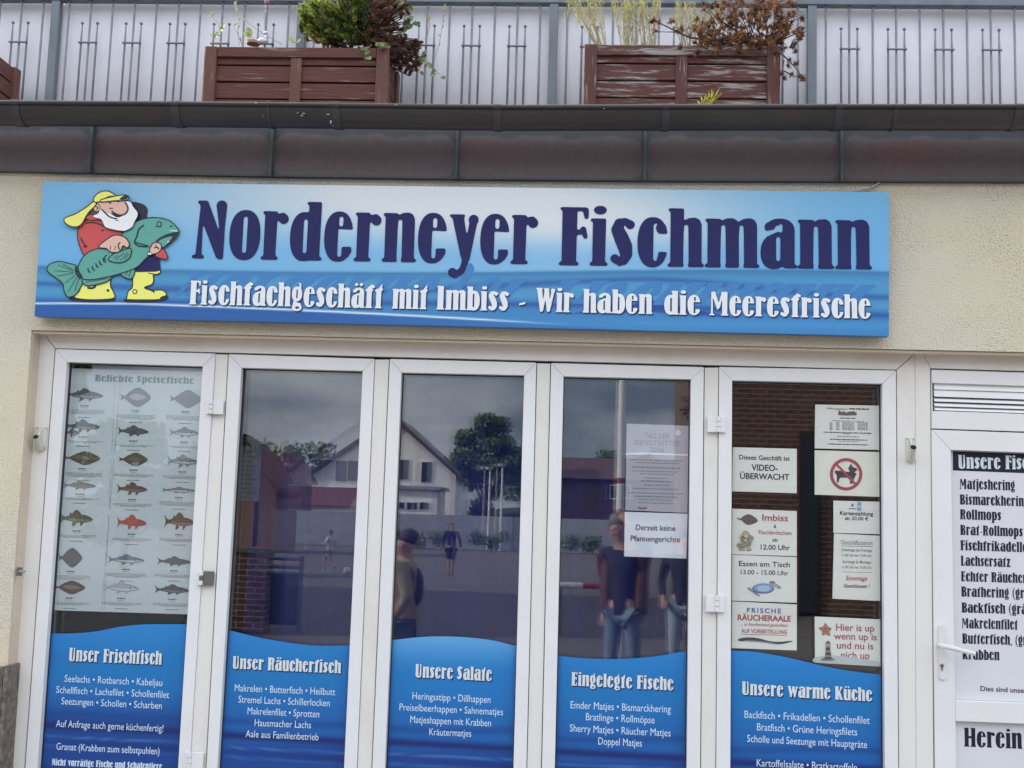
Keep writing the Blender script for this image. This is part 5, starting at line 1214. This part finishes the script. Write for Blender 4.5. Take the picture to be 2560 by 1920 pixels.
for a, b, c_, d in ((1752,262,1742,252),(1760,262,1765,232),(1764,262,1772,238),(1772,262,1785,228),(1776,262,1800,219),(1778,260,1805,228),(1784,250,1808,232),(1770,262,1772,246),(1762,262,1750,240)):
    p = at(a, b, YG); e = at(c_, d, YG-.03); leaf(m, p, e-p, Vector((.2,-1,.1)), (e-p).length, .010, 0)
for k in range(12):
    p = at(1755+k*2.5, 258-k*2.2, YG-.01); needle(m, p, Vector((r.uniform(-.3,1), -.2, .8)).normalized(), r.uniform(.02,.035), .006, r, 0)
m.build('blades', mat('bright_grass', (.36,.36,.08), .6, transl=.4), tf)
# ------------------------------------------------------------------ the square behind the camera, seen mirrored in the panes
def struct(o): o['kind'] = 'structure'; return o
def paving():
    m = bpy.data.materials.new('square_paving'); m.use_nodes = True; t = m.node_tree; b = t.nodes['Principled BSDF']; lk = t.links.new; b.inputs['Roughness'].default_value = .9
    g = t.nodes.new('ShaderNodeTexCoord'); br = t.nodes.new('ShaderNodeTexBrick'); br.inputs['Scale'].default_value = 1; br.inputs['Brick Width'].default_value = .2; br.inputs['Row Height'].default_value = .1; br.inputs['Mortar Size'].default_value = .006
    br.inputs['Color1'].default_value = (.11,.098,.09,1); br.inputs['Color2'].default_value = (.086,.078,.075,1); br.inputs['Mortar'].default_value = (.06,.05,.05,1)
    n = t.nodes.new('ShaderNodeTexNoise'); n.inputs['Scale'].default_value = .35; n.inputs['Detail'].default_value = 6; mr = t.nodes.new('ShaderNodeMapRange'); mr.inputs[3].default_value = .7; mr.inputs[4].default_value = 1.3
    x = t.nodes.new('ShaderNodeMix'); x.data_type = 'RGBA'; x.blend_type = 'MULTIPLY'; x.inputs[0].default_value = 1
    lk(g.outputs['Object'], br.inputs['Vector']); lk(g.outputs['Object'], n.inputs['Vector']); lk(n.outputs[0], mr.inputs[0]); lk(br.outputs[0], x.inputs[6]); lk(mr.outputs[0], x.inputs[7]); lk(x.outputs[2], b.inputs['Base Color']); return m
def brickmat(name, c1, c2, mo, sc=1):
    m = bpy.data.materials.new(name); m.use_nodes = True; t = m.node_tree; b = t.nodes['Principled BSDF']; lk = t.links.new; b.inputs['Roughness'].default_value = .9
    g = t.nodes.new('ShaderNodeTexCoord'); s = t.nodes.new('ShaderNodeSeparateXYZ'); a = t.nodes.new('ShaderNodeMath'); a.operation = 'ADD'; c = t.nodes.new('ShaderNodeCombineXYZ'); br = t.nodes.new('ShaderNodeTexBrick')
    br.inputs['Scale'].default_value = 1; br.inputs['Brick Width'].default_value = .25*sc; br.inputs['Row Height'].default_value = .083*sc; br.inputs['Mortar Size'].default_value = .008*sc
    for k, v in (('Color1', c1), ('Color2', c2), ('Mortar', mo)): br.inputs[k].default_value = (*v, 1)
    lk(g.outputs['Object'], s.inputs[0]); lk(s.outputs[0], a.inputs[0]); lk(s.outputs[1], a.inputs[1]); lk(a.outputs[0], c.inputs[0]); lk(s.outputs[2], c.inputs[1]); lk(c.outputs[0], br.inputs['Vector']); lk(br.outputs[0], b.inputs['Base Color']); return m
brick = brickmat('dark_red_brick', (.20,.085,.065), (.14,.065,.05), (.36,.32,.29)); brick2 = brickmat('brown_brick', (.115,.055,.043), (.08,.042,.034), (.20,.165,.14), 1.25)
tile = mat('red_roof_tiles', (.13,.05,.042), .8, vary=.3, vscale=3, stretch=(6,1,1)); white_w = mat('white_render', (.86,.85,.84), .9, vary=.06, vscale=.6)
grey_w = mat('grey_render', (.30,.32,.36), .9, vary=.12, vscale=.7); wpane = mat('dark_window_pane', (.03,.035,.05), .1, spec=.6)
m = MB(); m.add([(-400,9.6,-.06),(400,9.6,-.06),(400,-600,-.06),(-400,-600,-.06)], [(0,1,2,3)]); struct(m.build('ground', paving()))
m = MB(); m.box(-60, 60, 2.6, 5.08, -.05, .0); struct(m.build('pavement', mat('concrete_slabs', (.27,.25,.235), .9, vary=.15, vscale=1.5)))
# hill and far wood
m = MB(); hx = [-420+i*30 for i in range(30)]; v = []
for x in hx:
    h = 5+2.5*math.sin(x*.017)+1.5*math.sin(x*.05+1); v += [(x, -205, -.5), (x, -225, h), (x, -330, h+2), (x, -420, -.5)]
m.add(v, [(4*i+k, 4*i+4+k, 4*i+5+k, 4*i+1+k) for i in range(len(hx)-1) for k in range(3)]); struct(m.build('hills', mat('wooded_hill', (.035,.05,.025), 1, vary=.3, vscale=.2)))
lf = mat('tree_leaves', (.14,.21,.06), .6, transl=.2); lf2 = mat('tree_leaves_dark', (.07,.12,.04), .65, transl=.15)
def crown(m, clumps, n, sz, r):
    tot = sum(c[3]**2 for c in clumps)
    for (x, y, z, rad) in clumps:
        for k in range(int(n*rad*rad/tot)):
            d = rv(r); d = d.normalized()*rad*(r.random()**.4); p = Vector((x, y, z))+Vector((d.x, d.y, d.z*.85)); u = rv(r).normalized(); w_ = u.cross(rv(r)).normalized(); s = sz*r.uniform(.6,1.3)
            m.add([p-u*s, p-w_*s*.55, p+u*s, p+w_*s*.55], [(0,1,2,3)], r.choice((0,0,1)))
r = random.Random(5)
m = MB(); cl = []
for i in range(190):
    x = r.uniform(-75, 60); cl.append((x, -200-r.uniform(0,14), r.uniform(7, 13.2+1.0*math.sin(x*.09)+.6*math.sin(x*.31)), r.uniform(1.8, 3.0)))
crown(m, cl, 26000, .42, r); tag(m.build('far_wood', [lf, lf2]), 'dark green wood along the hill mirrored above the far roofs', 'wood', kind='stuff')
def tree(px, pyt, pyb, dist, w_px, n, lab, seed, sz=.16, low=.25):
    r = random.Random(seed); top = mir(px, pyt, dist); w_ = w_px/F*dist; h = top.z; o = thing('tree', (top.x, top.y, 0), lab, 'tree', 'trees around the square'); m = MB(); cl = []
    for i in range(34):
        a = r.uniform(0, 6.28); q = r.random()**.6; zz = h*(low+(1-low)*r.random()**.8); k = (1-((zz/h-low)/(1-low)-.4)**2*1.6); k = max(.2, k)
        cl.append((top.x+math.cos(a)*w_*.38*q*k, top.y+math.sin(a)*w_*.38*q*k, min(zz, h-w_*.12), w_*r.uniform(.10,.17)))
    crown(m, cl, n, sz, r); m.build('crown', [lf, lf2], o); t = MB(); t.tube([(top.x, top.y, -.05), (top.x+.1, top.y, h*.35), (top.x-.1, top.y+.1, h*.75)], [w_*.035, w_*.026, w_*.008], 10)
    for c in cl[::4]: t.tube([(top.x, top.y, h*.3), ((top.x+c[0])/2, (top.y+c[1])/2, c[2]*.7), c[:3]], [w_*.014, w_*.010, w_*.004], 6)
    t.build('trunk', bark, o)
tree(1222, 1035, 1290, 88, 215, 14000, 'large rounded green tree mirrored in the middle door', 3, .20)
tree(1330, 1110, 1290, 96, 120, 4500, 'darker tree beside the large rounded tree', 4, .22)
tree(330, 1045, 1500, 34, 300, 9000, 'broad leafy tree mirrored over the fish poster', 8, .13, .15)
tree(150, 850, 1500, 22, 260, 7000, 'tall overhanging tree mirrored at the fish poster edge', 9, .10, .45)
# white gabled house
D = 95; hx0, hx1 = mir(771,1193,D), mir(1140,1190,D); ap = mir(985,1050,D)
h = thing('white_house', ((hx0.x+hx1.x)/2, hx0.y, 0), 'white gabled house with a dark red roof mirrored in the second and third doors', 'house')
m = MB(); m.prism([(hx0.x,-.05),(hx1.x,-.05),(hx1.x,hx1.z),(ap.x,ap.z),(hx0.x,hx0.z)], hx0.y, hx0.y-11); m.build('wall', white_w, h)
m = MB()
for e, s in ((hx0, -1), (hx1, 1)):
    dx_, dz_ = e.x-ap.x, e.z-ap.z; x_ = ap.x+dx_*1.07; z_ = ap.z+dz_*1.07
    m.prism([(ap.x, ap.z+.02), (x_, z_+.02), (x_, z_+.34), (ap.x, ap.z+.38)], hx0.y+.4, hx0.y-11.4)
m.build('roof', mat('dark_slate_roof', (.075,.045,.05), .7, vary=.2, vscale=2), h)
def windows(o, q, D, y):
    for x0, y0, x1, y1 in q:
        a, b = mir(x0, y0, D), mir(x1, y1, D); m = MB(); m.box(a.x-.07, b.x+.07, y, y+.06, b.z-.07, a.z+.07); f_ = m.build('window', white_w, o)
        m = MB(); m.box(a.x, b.x, y+.061, y+.08, b.z, a.z); m.build('pane', wpane, f_)
windows(h, [(841,1152,866,1204),(871,1152,895,1203),(998,1149,1021,1199),(1055,1155,1080,1206)], D, hx0.y)
# flat extension and red lean-to in front
D = 88; a, b = mir(752,1224,D), mir(848,1268,D); o = thing('lean_to', ((a.x+b.x)/2, a.y, 0), 'low building with a red tiled lean-to roof before the white house', 'outbuilding'); m = MB(); m.box(a.x, b.x+2.6, a.y-4, a.y, -.05, b.z); m.build('wall', white_w, o)
m = MB(); m.add([(a.x,a.y+.3,b.z),(b.x+2.6,a.y+.3,b.z),(b.x+2.6,a.y-4,a.z+.2),(a.x,a.y-4,a.z+.2),(a.x,a.y+.3,b.z+.1),(b.x+2.6,a.y+.3,b.z+.1),(b.x+2.6,a.y-4,a.z+.35),(a.x,a.y-4,a.z+.35)], [(0,1,2,3),(4,5,6,7),(0,1,5,4),(1,2,6,5),(2,3,7,6),(3,0,4,7)]); m.build('roof', tile, o)
D = 86; a, b = mir(985,1222,D), mir(1092,1290,D); o = thing('flat_extension', ((a.x+b.x)/2, a.y, 0), 'flat roofed white extension mirrored in the middle door', 'outbuilding'); m = MB(); m.box(a.x, b.x, a.y-5, a.y, -.05, a.z); m.build('wall', white_w, o); m = MB(); m.box(a.x-.2, b.x+.3, a.y-5.2, a.y+.3, a.z+.002, a.z+.25); m.build('roof', grey_w, o)
windows(o, [(998,1256,1010,1272),(1018,1256,1042,1274),(1050,1256,1072,1274)], D, a.y)
# long garden wall, shrubs in front
D = 77; a, b = mir(690,1268,D), mir(1520,1291,D); m = MB(); m.box(a.x, b.x+14, a.y-.25, a.y, -.05, 2.1); w1 = m.build('garden_wall', grey_w); tag(w1, 'long low grey wall across the far side of the square', 'wall')
for i, px in enumerate((985,1040,1100,1205,1245,1430,1480)):
    c = mir(px, 1340, 75); m = MB(); rr = random.Random(i); crown(m, [(c.x+rr.uniform(-.5,.5), c.y, rr.uniform(.3,.9), rr.uniform(.35,.6)) for k in range(6)], 500, .09, rr); tag(m.build('shrub', [lf, lf2]), 'low shrub mirrored before the long grey wall', 'shrub', 'shrubs along the far wall')
# brick house, info board, brick pier with gate on the left
D = 56; a = mir(560,1222,D); b = mir(690,1222,D); ap = mir(600,1110,D)
o = thing('brick_house', ((a.x+b.x)/2, a.y, 0), 'dark brick house with a red tiled gable roof mirrored in the second door', 'house'); m = MB(); m.prism([(a.x-3,-.05),(b.x,-.05),(b.x,b.z),(ap.x,ap.z),(a.x-3,a.z+.6)], a.y, a.y-4.5); m.build('wall', brick, o)
m = MB()
for (xe, ze) in ((b.x, b.z), (a.x-3, a.z+.6)):
    dx_, dz_ = xe-ap.x, ze-ap.z; m.prism([(ap.x, ap.z+.02), (ap.x+dx_*1.12, ap.z+dz_*1.12+.02), (ap.x+dx_*1.12, ap.z+dz_*1.12+.25), (ap.x, ap.z+.27)], a.y+.6, a.y-4.9)
m.build('roof', tile, o)
D = 78; a = mir(690,1190,D); b = mir(770,1150,D); o = thing('dark_roofed_house', (a.x, a.y, 0), 'dark red roofed house between the brick house and the white house', 'house'); m = MB(); m.box(a.x-1, b.x-.3, a.y-3, a.y, -.05, a.z-.3); m.build('wall', brick2, o); m = MB(); q = mir(722,1125,D); m.prism([(a.x-2, a.z-.4), (b.x+.1, a.z-.4), (q.x, q.z)], a.y+.3, a.y-3.3); m.build('roof', tile, o)
D = 18; a, b = mir(588,1112,D), mir(646,1254,D); o = thing('info_board', ((a.x+b.x)/2, a.y, 0), 'pale information board under a small pitched roof on posts', 'notice board'); m = MB(); m.box(a.x, b.x, a.y-.03, a.y, b.z, a.z); m.build('panel', mat('board_grey', (.36,.40,.42), .5, vary=.1), o)
m = MB(); 
for k in range(11): z = a.z-.10-k*.068; m.box(a.x+.05, b.x-.05-.04*(k % 3), a.y+.001, a.y+.003, z-.018, z)
m.build('text_rows', mat('board_rows', (.2,.22,.24), .7), o)
ap = mir(616,1085,D); m = MB(); m.prism([(a.x-.06, a.z+.002), (b.x+.06, a.z+.002), (ap.x, ap.z)], a.y-.15, a.y+.12); m.build('roof', mat('board_roof', (.05,.04,.035), .8), o)
for x in (a.x+.04, b.x-.04): m = MB(); m.box(x-.03, x+.03, a.y-.10, a.y-.035, -.05, b.z-.001 if False else a.z); m.build('post', mat('board_post', (.06,.05,.045), .8), o)
D = 17.4; a, b = mir(520,1378,D), mir(667,1385,D); m = MB(); m.box(a.x-.3, b.x, a.y-.45, a.y, -.05, a.z); o = m.build('brick_pier', brick); tag(o, 'low dark brick pier wall mirrored at the second door edge', 'wall'); m = MB(); m.box(a.x-.34, b.x+.04, a.y-.49, a.y+.04, a.z+.001, a.z+.07); m.build('coping', mat('coping_stone', (.2,.17,.16), .8, vary=.2), o)
a, b = mir(668,1396,D), mir(745,1440,D); o = thing('metal_gate', ((a.x+b.x)/2, a.y, 0), 'dark blue metal gate with two rails beside the brick pier', 'gate'); gm_ = mat('dark_blue_paint', (.015,.018,.032), .4)
m = MB(); m.box(a.x+.03, b.x-.03, a.y-.2, a.y-.16, .05, b.z); m.build('panel', gm_, o); m = MB()
for z in (a.z, (a.z+b.z)/2, b.z+.02): m.tube([(a.x, a.y-.18, z), (b.x, a.y-.18, z)], .03, 8)
m.tube([(b.x, a.y-.18, -.05), (b.x, a.y-.18, a.z+.05)], .035, 8); m.build('rail', mat('blue_grey_paint', (.09,.11,.17), .4), o)
# big brick building on the right
D = 25; a = mir(1775,1000,D); YB_ = a.y
o = thing('brick_building', (a.x+4, YB_, 0), 'tall brown brick building mirrored in the fifth door', 'building'); m = MB(); m.box(a.x, a.x+16, YB_-9, YB_, -.05, 9.5); m.build('wall', brick2, o)
for x0, y0, x1, y1 in ((2006,1085,2044,1640),):
    p, q = mir(x0,y0,D), mir(x1,y1,D); m = MB(); m.box(p.x-.06, q.x+.06, YB_+.001, YB_+.05, .0, p.z+.06); dn = m.build('door', mat('door_frame_dark', (.03,.02,.018), .6), o); m = MB(); m.box(p.x, q.x, YB_+.051, YB_+.07, .02, p.z); m.build('panel', mat('doorway_shade', (.02,.022,.04), .5), dn)  # dark panel paints the shade inside the doorway
m = MB(); m.box(a.x-.25, a.x+16.25, YB_-9.25, YB_+.25, 9.502, 9.75); m.build('roof', tile, o)
p = mir(1745,1000,23.5); m = MB(); m.tube([(p.x, p.y, -.05), (p.x, p.y, 7.5)], .06, 10); rr = random.Random(2); o2 = thing('wall_creeper', (p.x+.2, p.y, 0), 'brown leafed creeper hanging at the corner of the brick building', 'creeper'); m.build('stem', bark, o2); m = MB(); crown(m, [(p.x+rr.uniform(-.25,.3), p.y+.1, rr.uniform(3.4,7.6), rr.uniform(.25,.42)) for k in range(26)], 2600, .06, rr); m.build('leaves', [mat('russet_leaves', (.13,.065,.045), .8), mat('russet_dark', (.07,.04,.035), .8)], o2)
# tall house on the left whose long shadow crosses the square
o = thing('corner_house', (-18, -9.6, 0), 'tall brick house standing to the left of the square', 'house'); m = MB(); m.box(-24, -12.2, -14.9, -4.4, -.05, 7.6); m.build('wall', brick, o); m = MB(); m.add([(-24.3,-15.2,7.6),(-11.9,-15.2,7.6),(-11.9,-4.1,7.6),(-24.3,-4.1,7.6),(-21,-9.6,10.4),(-14.8,-9.6,10.4)], [(0,3,2,1),(0,1,5,4),(2,3,4,5),(1,2,5),(3,0,4)]); m.build('roof', tile, o)
# poles, barrier
for px, pyt, pyb, lab in ((1219,1174,1373,'thin white lamp post mirrored in the middle door'),(1250,1166,1370,'thin white lamp post, the farther of the pair in the middle door')):
    p = mir(px, pyb, 77-.5 if px < 1230 else 76); t = mir(px, pyt, 10.4-2*0+0 if False else (10.4-p.y)); o = thing('lamp_post', (p.x, p.y, 0), lab, 'lamp post', 'lamp posts on the square'); m = MB(); m.tube([(p.x, p.y, -.05), (p.x, p.y, t.z)], [.085,.06], 10); m.build('pole', mat('white_pole_paint', (.7,.7,.7), .5), o); m = MB(); m.tube([(p.x-.05, p.y, t.z+.002), (p.x-.05, p.y, t.z+.16)], [.22,.30], 12); m.build('lamp', mat('lamp_head', (.62,.62,.62), .5), o)
p = mir(1546,1500,15.6); o = thing('flagpole', (p.x, p.y, 0), 'thick white flagpole rising behind the photographer', 'flagpole'); m = MB(); m.tube([(p.x, p.y, -.05), (p.x, p.y, 3), (p.x, p.y, 9)], [.055,.050,.035], 16); m.build('pole', mat('white_pole_paint', (.7,.7,.7), .5), o); m = MB(); q = mir(1546,1202,15.6); m.tube([(p.x, p.y, q.z-.035), (p.x, p.y, q.z+.035)], .0525, 16); m.build('band', mat('red_band', (.3,.05,.04), .5), o)
D = 19; a, b = mir(1392,1462,D), mir(1590,1472,D); o = thing('barrier', ((a.x+b.x)/2, a.y, 0), 'red and white striped barrier bar beside the photographer', 'barrier'); L_ = (b.x-a.x)/3; m = MB()
for k in range(3): m.tube([(a.x+L_*k, a.y, a.z), (a.x+L_*(k+1)-.001, a.y, a.z)], .045, 12, k % 2)
m.build('bar', [mat('white_barrier', (.7,.68,.66), .5), mat('red_barrier', (.42,.05,.045), .5)], o); m = MB()
for x in (a.x+.05, b.x-.05): m.tube([(x, a.y, -.05), (x, a.y, a.z-.046)], .04, 10)
m.build('post', greyst, o)
D = 90; a, b = mir(1380,1195,D), mir(1760,1290,D); o = thing('red_brick_house', ((a.x+b.x)/2, a.y, 0), 'long low red house with a tiled roof mirrored behind the flagpole', 'house'); m = MB(); m.box(a.x, b.x, a.y-8, a.y, -.05, a.z+.2); m.build('wall', brick2, o); m = MB(); t = mir(1500,1138,D).z; m.add([(a.x-.3,a.y+.5,a.z),(b.x+.3,a.y+.5,a.z),(b.x+.3,a.y-4,t),(a.x-.3,a.y-4,t),(b.x+.3,a.y-8.5,a.z),(a.x-.3,a.y-8.5,a.z)], [(0,1,2,3),(3,2,4,5),(0,3,5),(1,4,2)]); m.build('roof', mat('maroon_roof', (.095,.048,.045), .8, vary=.3, vscale=3), o); windows(o, [(1527,1214,1548,1246),(1560,1214,1575,1244)], D, a.y)
p = mir(868,1421,36.5); m = MB(); m.ball((p.x, p.y, .07), .115, n=14); tag(m.build('football', mat('white_ball', (.65,.65,.62), .5), smooth=True), 'white football rolling on the square by the running boy', 'ball')

# ------------------------------------------------------------------ people on the square
def skin(name, nodes, edges, mt, parent, sub=1):
    me = bpy.data.meshes.new(name); L0 = WL[parent.name]; me.from_pydata([Vector(n[:3])-L0 for n in nodes], edges, [])
    o = bpy.data.objects.new(name, me); COL.objects.link(o); o.modifiers.new('skin', 'SKIN'); s = o.modifiers.new('sub', 'SUBSURF'); s.levels = sub; s.render_levels = sub
    for i, n in enumerate(nodes): me.skin_vertices[0].data[i].radius = (n[3], n[3]) if len(n) == 4 else (n[3], n[4])
    me.skin_vertices[0].data[0].use_root = True
    e = o.evaluated_get(bpy.context.evaluated_depsgraph_get()); nm_ = bpy.data.meshes.new_from_object(e); o.modifiers.clear(); o.data = nm_; bpy.data.meshes.remove(me)
    nm_.materials.clear(); nm_.materials.append(mt)
    for p in nm_.polygons: p.use_smooth = True
    o.parent = parent; o.matrix_local = Matrix(); WL[o.name] = WL[parent.name]; return o
def person(loc, rz, H, lab, J, cols, coat=None, sleeve=True, shorts=False, pack=False, rs=1.0):
    """J: joints in units of height, facing +y: per side elbow, wrist, knee, ankle; then head offset"""
    o = thing('person', loc, lab, 'person'); c, s = math.cos(rz), math.sin(rz); B = Vector(loc)
    def W(p): x, y, z = p[0]*H, p[1]*H, p[2]*H; return (B.x+x*c-y*s, B.y+x*s+y*c, B.z+z)
    def N(p, r_): return (*W(p), r_*H*(rs if r_ > .03 else 1))
    hd = J.get('head', (0,.01,.935)); nd = [N((0,0,.54),.055), N((0,0,.66),.055), N((0,0,.77),.062), N((0,.0,.835),.045), N((hd[0]*.6,hd[1]*.6,.872),.038), N((hd[0],hd[1],.912),.050), N((hd[0],hd[1]-.008,.953),.056)]
    ed = [(0,1),(1,2),(2,3),(3,4),(4,5),(5,6)]
    def add(p, r_, par): nd.append(N(p, r_)); ed.append((par, len(nd)-1)); return len(nd)-1
    for sd in (-1, 1):
        k = 'L' if sd < 0 else 'R'; e_, w_ = J['el'+k], J['wr'+k]
        sh = add((sd*.11,0,.81), .034, 2); el = add(e_, .023, sh); wr = add(w_, .016, el); d = (Vector(w_)-Vector(e_)).normalized(); hp = tuple(Vector(w_)+d*.035); hnd = add(hp, .018, wr)
        sx = d.cross(Vector((0,1,0))); sx = sx.normalized() if sx.length > .1 else Vector((1,0,0)); cu = J.get('curl', Vector((0,.012,0)))
        for f_, ln in ((-.017,.030),(-.006,.036),(.006,.034),(.016,.027)):
            a1 = Vector(hp)+sx*f_+d*.018; f1 = add(tuple(a1), .0055, hnd); f2 = add(tuple(a1+d*ln*.6+Vector(cu)*.4), .005, f1); add(tuple(a1+d*ln+Vector(cu)), .0042, f2)
        t1 = add(tuple(Vector(hp)-sx*.022*sd+Vector((0,.008,0))), .006, hnd); add(tuple(Vector(hp)-sx*.030*sd+d*.018+Vector((0,.014,0))), .005, t1)
        hi = add((sd*.05,0,.50), .062, 0); kn = add(J['kn'+k], .036, hi); an = add(J['an'+k], .022, kn); add(tuple(Vector(J['an'+k])+Vector((0,.06,-.02))), .018, an)
    skin('body', nd, ed, cols['skin'], o)
    hm = MB(); hw = W((hd[0], hd[1]-.03, .968)); hm.ball(hw, .054*H, .054*H, .046*H, 14); hm.build('hair', cols['hair'], o, smooth=True)
    f = MB(); C_ = lambda x, y, z: W((hd[0]+x, hd[1]+y, z))
    f.ball(C_(0,.060,.925), .008*H, .014*H, .013*H, 8, 0); f.ball(C_(-.056,0,.928), .008*H, .012*H, .018*H, 8, 0); f.ball(C_(.056,0,.928), .008*H, .012*H, .018*H, 8, 0)
    for q in (-.02, .02): f.ball(C_(q,.049,.941), .008*H, .005*H, .005*H, 8, 1)
    f.ball(C_(0,.047,.896), .016*H, .006*H, .004*H, 8, 2); f.build('face', [cols['skin'], mat('eye_dark', (.05,.04,.04), .3), mat('lips', (.25,.1,.09), .6)], o)
    tn = [N((0,0,.455),.082), N((0,0,.53),.084), N((0,0,.61),.078), N((0,0,.70),.084), N((0,0,.79),.080), N((0,0,.83),.055)]; te = [(0,1),(1,2),(2,3),(3,4),(4,5)]
    def sleeves(tn, te, k_, full):
        for sd in (-1, 1):
            q = 'L' if sd < 0 else 'R'; e_ = Vector(J['el'+q]); sh = Vector((sd*.115,0,.81)); w_ = Vector(J['wr'+q])
            tn.append(N(sh, .042*k_)); te.append((4, len(tn)-1))
            if full: tn.append(N(e_, .032*k_)); te.append((len(tn)-2, len(tn)-1)); tn.append(N(e_.lerp(w_, .92), .025*k_)); te.append((len(tn)-2, len(tn)-1))
            else: tn.append(N(sh.lerp(e_, .75), .038*k_)); te.append((len(tn)-2, len(tn)-1))
    sleeves(tn, te, 1, sleeve and not coat); skin('shirt', tn, te, cols['shirt'], o)
    if coat:
        for sd in (-1, 1):     # open jacket: a front panel down each side, sleeves on it
            q = 'L' if sd < 0 else 'R'; e_ = Vector(J['el'+q]); w_ = Vector(J['wr'+q]); cn = [N((sd*.085,-.02,.80),.050), N((sd*.09,-.014,.70),.052), N((sd*.09,-.012,.58),.052), N((sd*.092,-.01,.49),.050), N((sd*.125,0,.80),.045), N(e_,.036), N(e_.lerp(w_,.95),.027), N((sd*.035,-.055,.79),.055), N((sd*.035,-.055,.5),.055)]
            skin('jacket', cn, [(0,1),(1,2),(2,3),(0,4),(4,5),(5,6),(0,7),(7,8)], coat, o)
    pn = [N((0,0,.52),.072)]; pe = []
    for sd in (-1, 1):
        q = 'L' if sd < 0 else 'R'; k_, a_2 = Vector(J['kn'+q]), Vector(J['an'+q]); pn.append(N((sd*.05,0,.485),.068)); pe.append((0, len(pn)-1)); pn.append(N(k_, .044)); pe.append((len(pn)-2, len(pn)-1))
        if not shorts: pn.append(N(k_.lerp(a_2,.93), .034)); pe.append((len(pn)-2, len(pn)-1))
    skin('trousers', pn, pe, cols['trousers'], o)
    for q in 'LR':
        a_2 = Vector(J['an'+q]); skin('shoe', [N(a_2+Vector((0,-.01,.0)),.026), N(a_2+Vector((0,.03,-.012)),.026), N(a_2+Vector((0,.085,-.018)),.020)], [(0,1),(1,2)], cols['shoes'], o)
    if pack: 
        m = MB(); m.ball(W((0,-.07,.70)), .04*H, .06*H, .105*H, 14); m.build('backpack', cols['pack'], o, smooth=True)
    return o
sk = mat('skin_tone', (.38,.22,.16), .55); grey_h = mat('grey_hair', (.16,.15,.14), .8); dark_h = mat('dark_hair', (.03,.024,.02), .7)
jean = mat('blue_jeans', (.14,.19,.27), .85, vary=.25, vscale=9); blk = mat('black_cloth', (.018,.018,.024), .85); lea = mat('brown_leather', (.10,.05,.035), .4, vary=.3, vscale=12); olive_c = mat('olive_brown_cloth', (.26,.21,.14), .8, vary=.3, vscale=10)
lightc = mat('pale_cloth', (.5,.49,.47), .85); shoe_m = mat('dark_shoes', (.03,.03,.03), .6)
p = mir(1562,1350,10.68)
ph = person((p.x, p.y, 0), R(22), 1.72, 'person in an open brown leather jacket and jeans holding one hand to the forehead', dict(head=(-.03,.03,.935), elL=(-.13,-.09,.64), wrL=(-.11,-.02,.51), elR=(.16,.13,.83), wrR=(.055,.115,.955), knL=(-.055,.02,.28), anL=(-.06,0,.045), knR=(.06,.0,.28), anR=(.07,-.02,.045)), dict(skin=sk, hair=grey_h, shirt=blk, trousers=jean, shoes=shoe_m), coat=lea, rs=.86)
p = mir(1014,1350,10.4)
person((p.x, p.y, -.08), R(88), 1.60, 'person in an olive brown jacket with a dark backpack standing in profile', dict(elL=(-.16,-.05,.66), wrL=(-.14,.06,.55), elR=(.16,-.04,.65), wrR=(.14,.05,.52), knL=(-.05,.02,.28), anL=(-.05,0,.045), knR=(.05,.0,.28), anR=(.05,-.02,.045)), dict(skin=sk, hair=dark_h, shirt=olive_c, trousers=jean, shoes=shoe_m, pack=mat('dark_backpack', (.03,.03,.04), .8)), pack=True, rs=1.14)
p = mir(822,1425,37)
person((p.x, p.y, -.05), R(105), 1.32, 'running boy in a pale shirt and shorts mirrored in the second door', dict(elL=(-.17,-.08,.66), wrL=(-.14,.06,.62), elR=(.17,.06,.66), wrR=(.13,.16,.72), knL=(-.05,.16,.32), anL=(-.05,.10,.12), knR=(.05,-.06,.28), anR=(.05,-.22,.14)), dict(skin=sk, hair=dark_h, shirt=lightc, trousers=olive_c, shoes=shoe_m), sleeve=False, shorts=True)
p = mir(1126,1438,37.6)
person((p.x, p.y, -.05), R(-20), 1.66, 'person in dark shirt and shorts walking across the square', dict(elL=(-.16,-.05,.64), wrL=(-.16,.02,.50), elR=(.16,.03,.64), wrR=(.15,.10,.52), knL=(-.05,.07,.28), anL=(-.05,.06,.045), knR=(.05,-.03,.28), anR=(.05,-.10,.06)), dict(skin=sk, hair=grey_h, shirt=blk, trousers=blk, shoes=shoe_m), shorts=True)
p = mir(1708,1500,13.8)
person((p.x, p.y, -.05), R(10), 1.64, 'person in a dark dotted top and pale cropped trousers near the brick building', dict(elL=(-.15,-.02,.65), wrL=(-.13,.06,.54), elR=(.15,-.02,.65), wrR=(.14,.05,.53), knL=(-.055,.02,.28), anL=(-.06,0,.045), knR=(.06,.0,.28), anR=(.06,-.02,.045)), dict(skin=sk, hair=dark_h, shirt=mat('dotted_navy', (.02,.022,.035), .8, col2=(.3,.3,.32), vscale=55, lo=.66, hi=.68), trousers=mat('pale_jeans', (.26,.31,.38), .85), shoes=lightc))
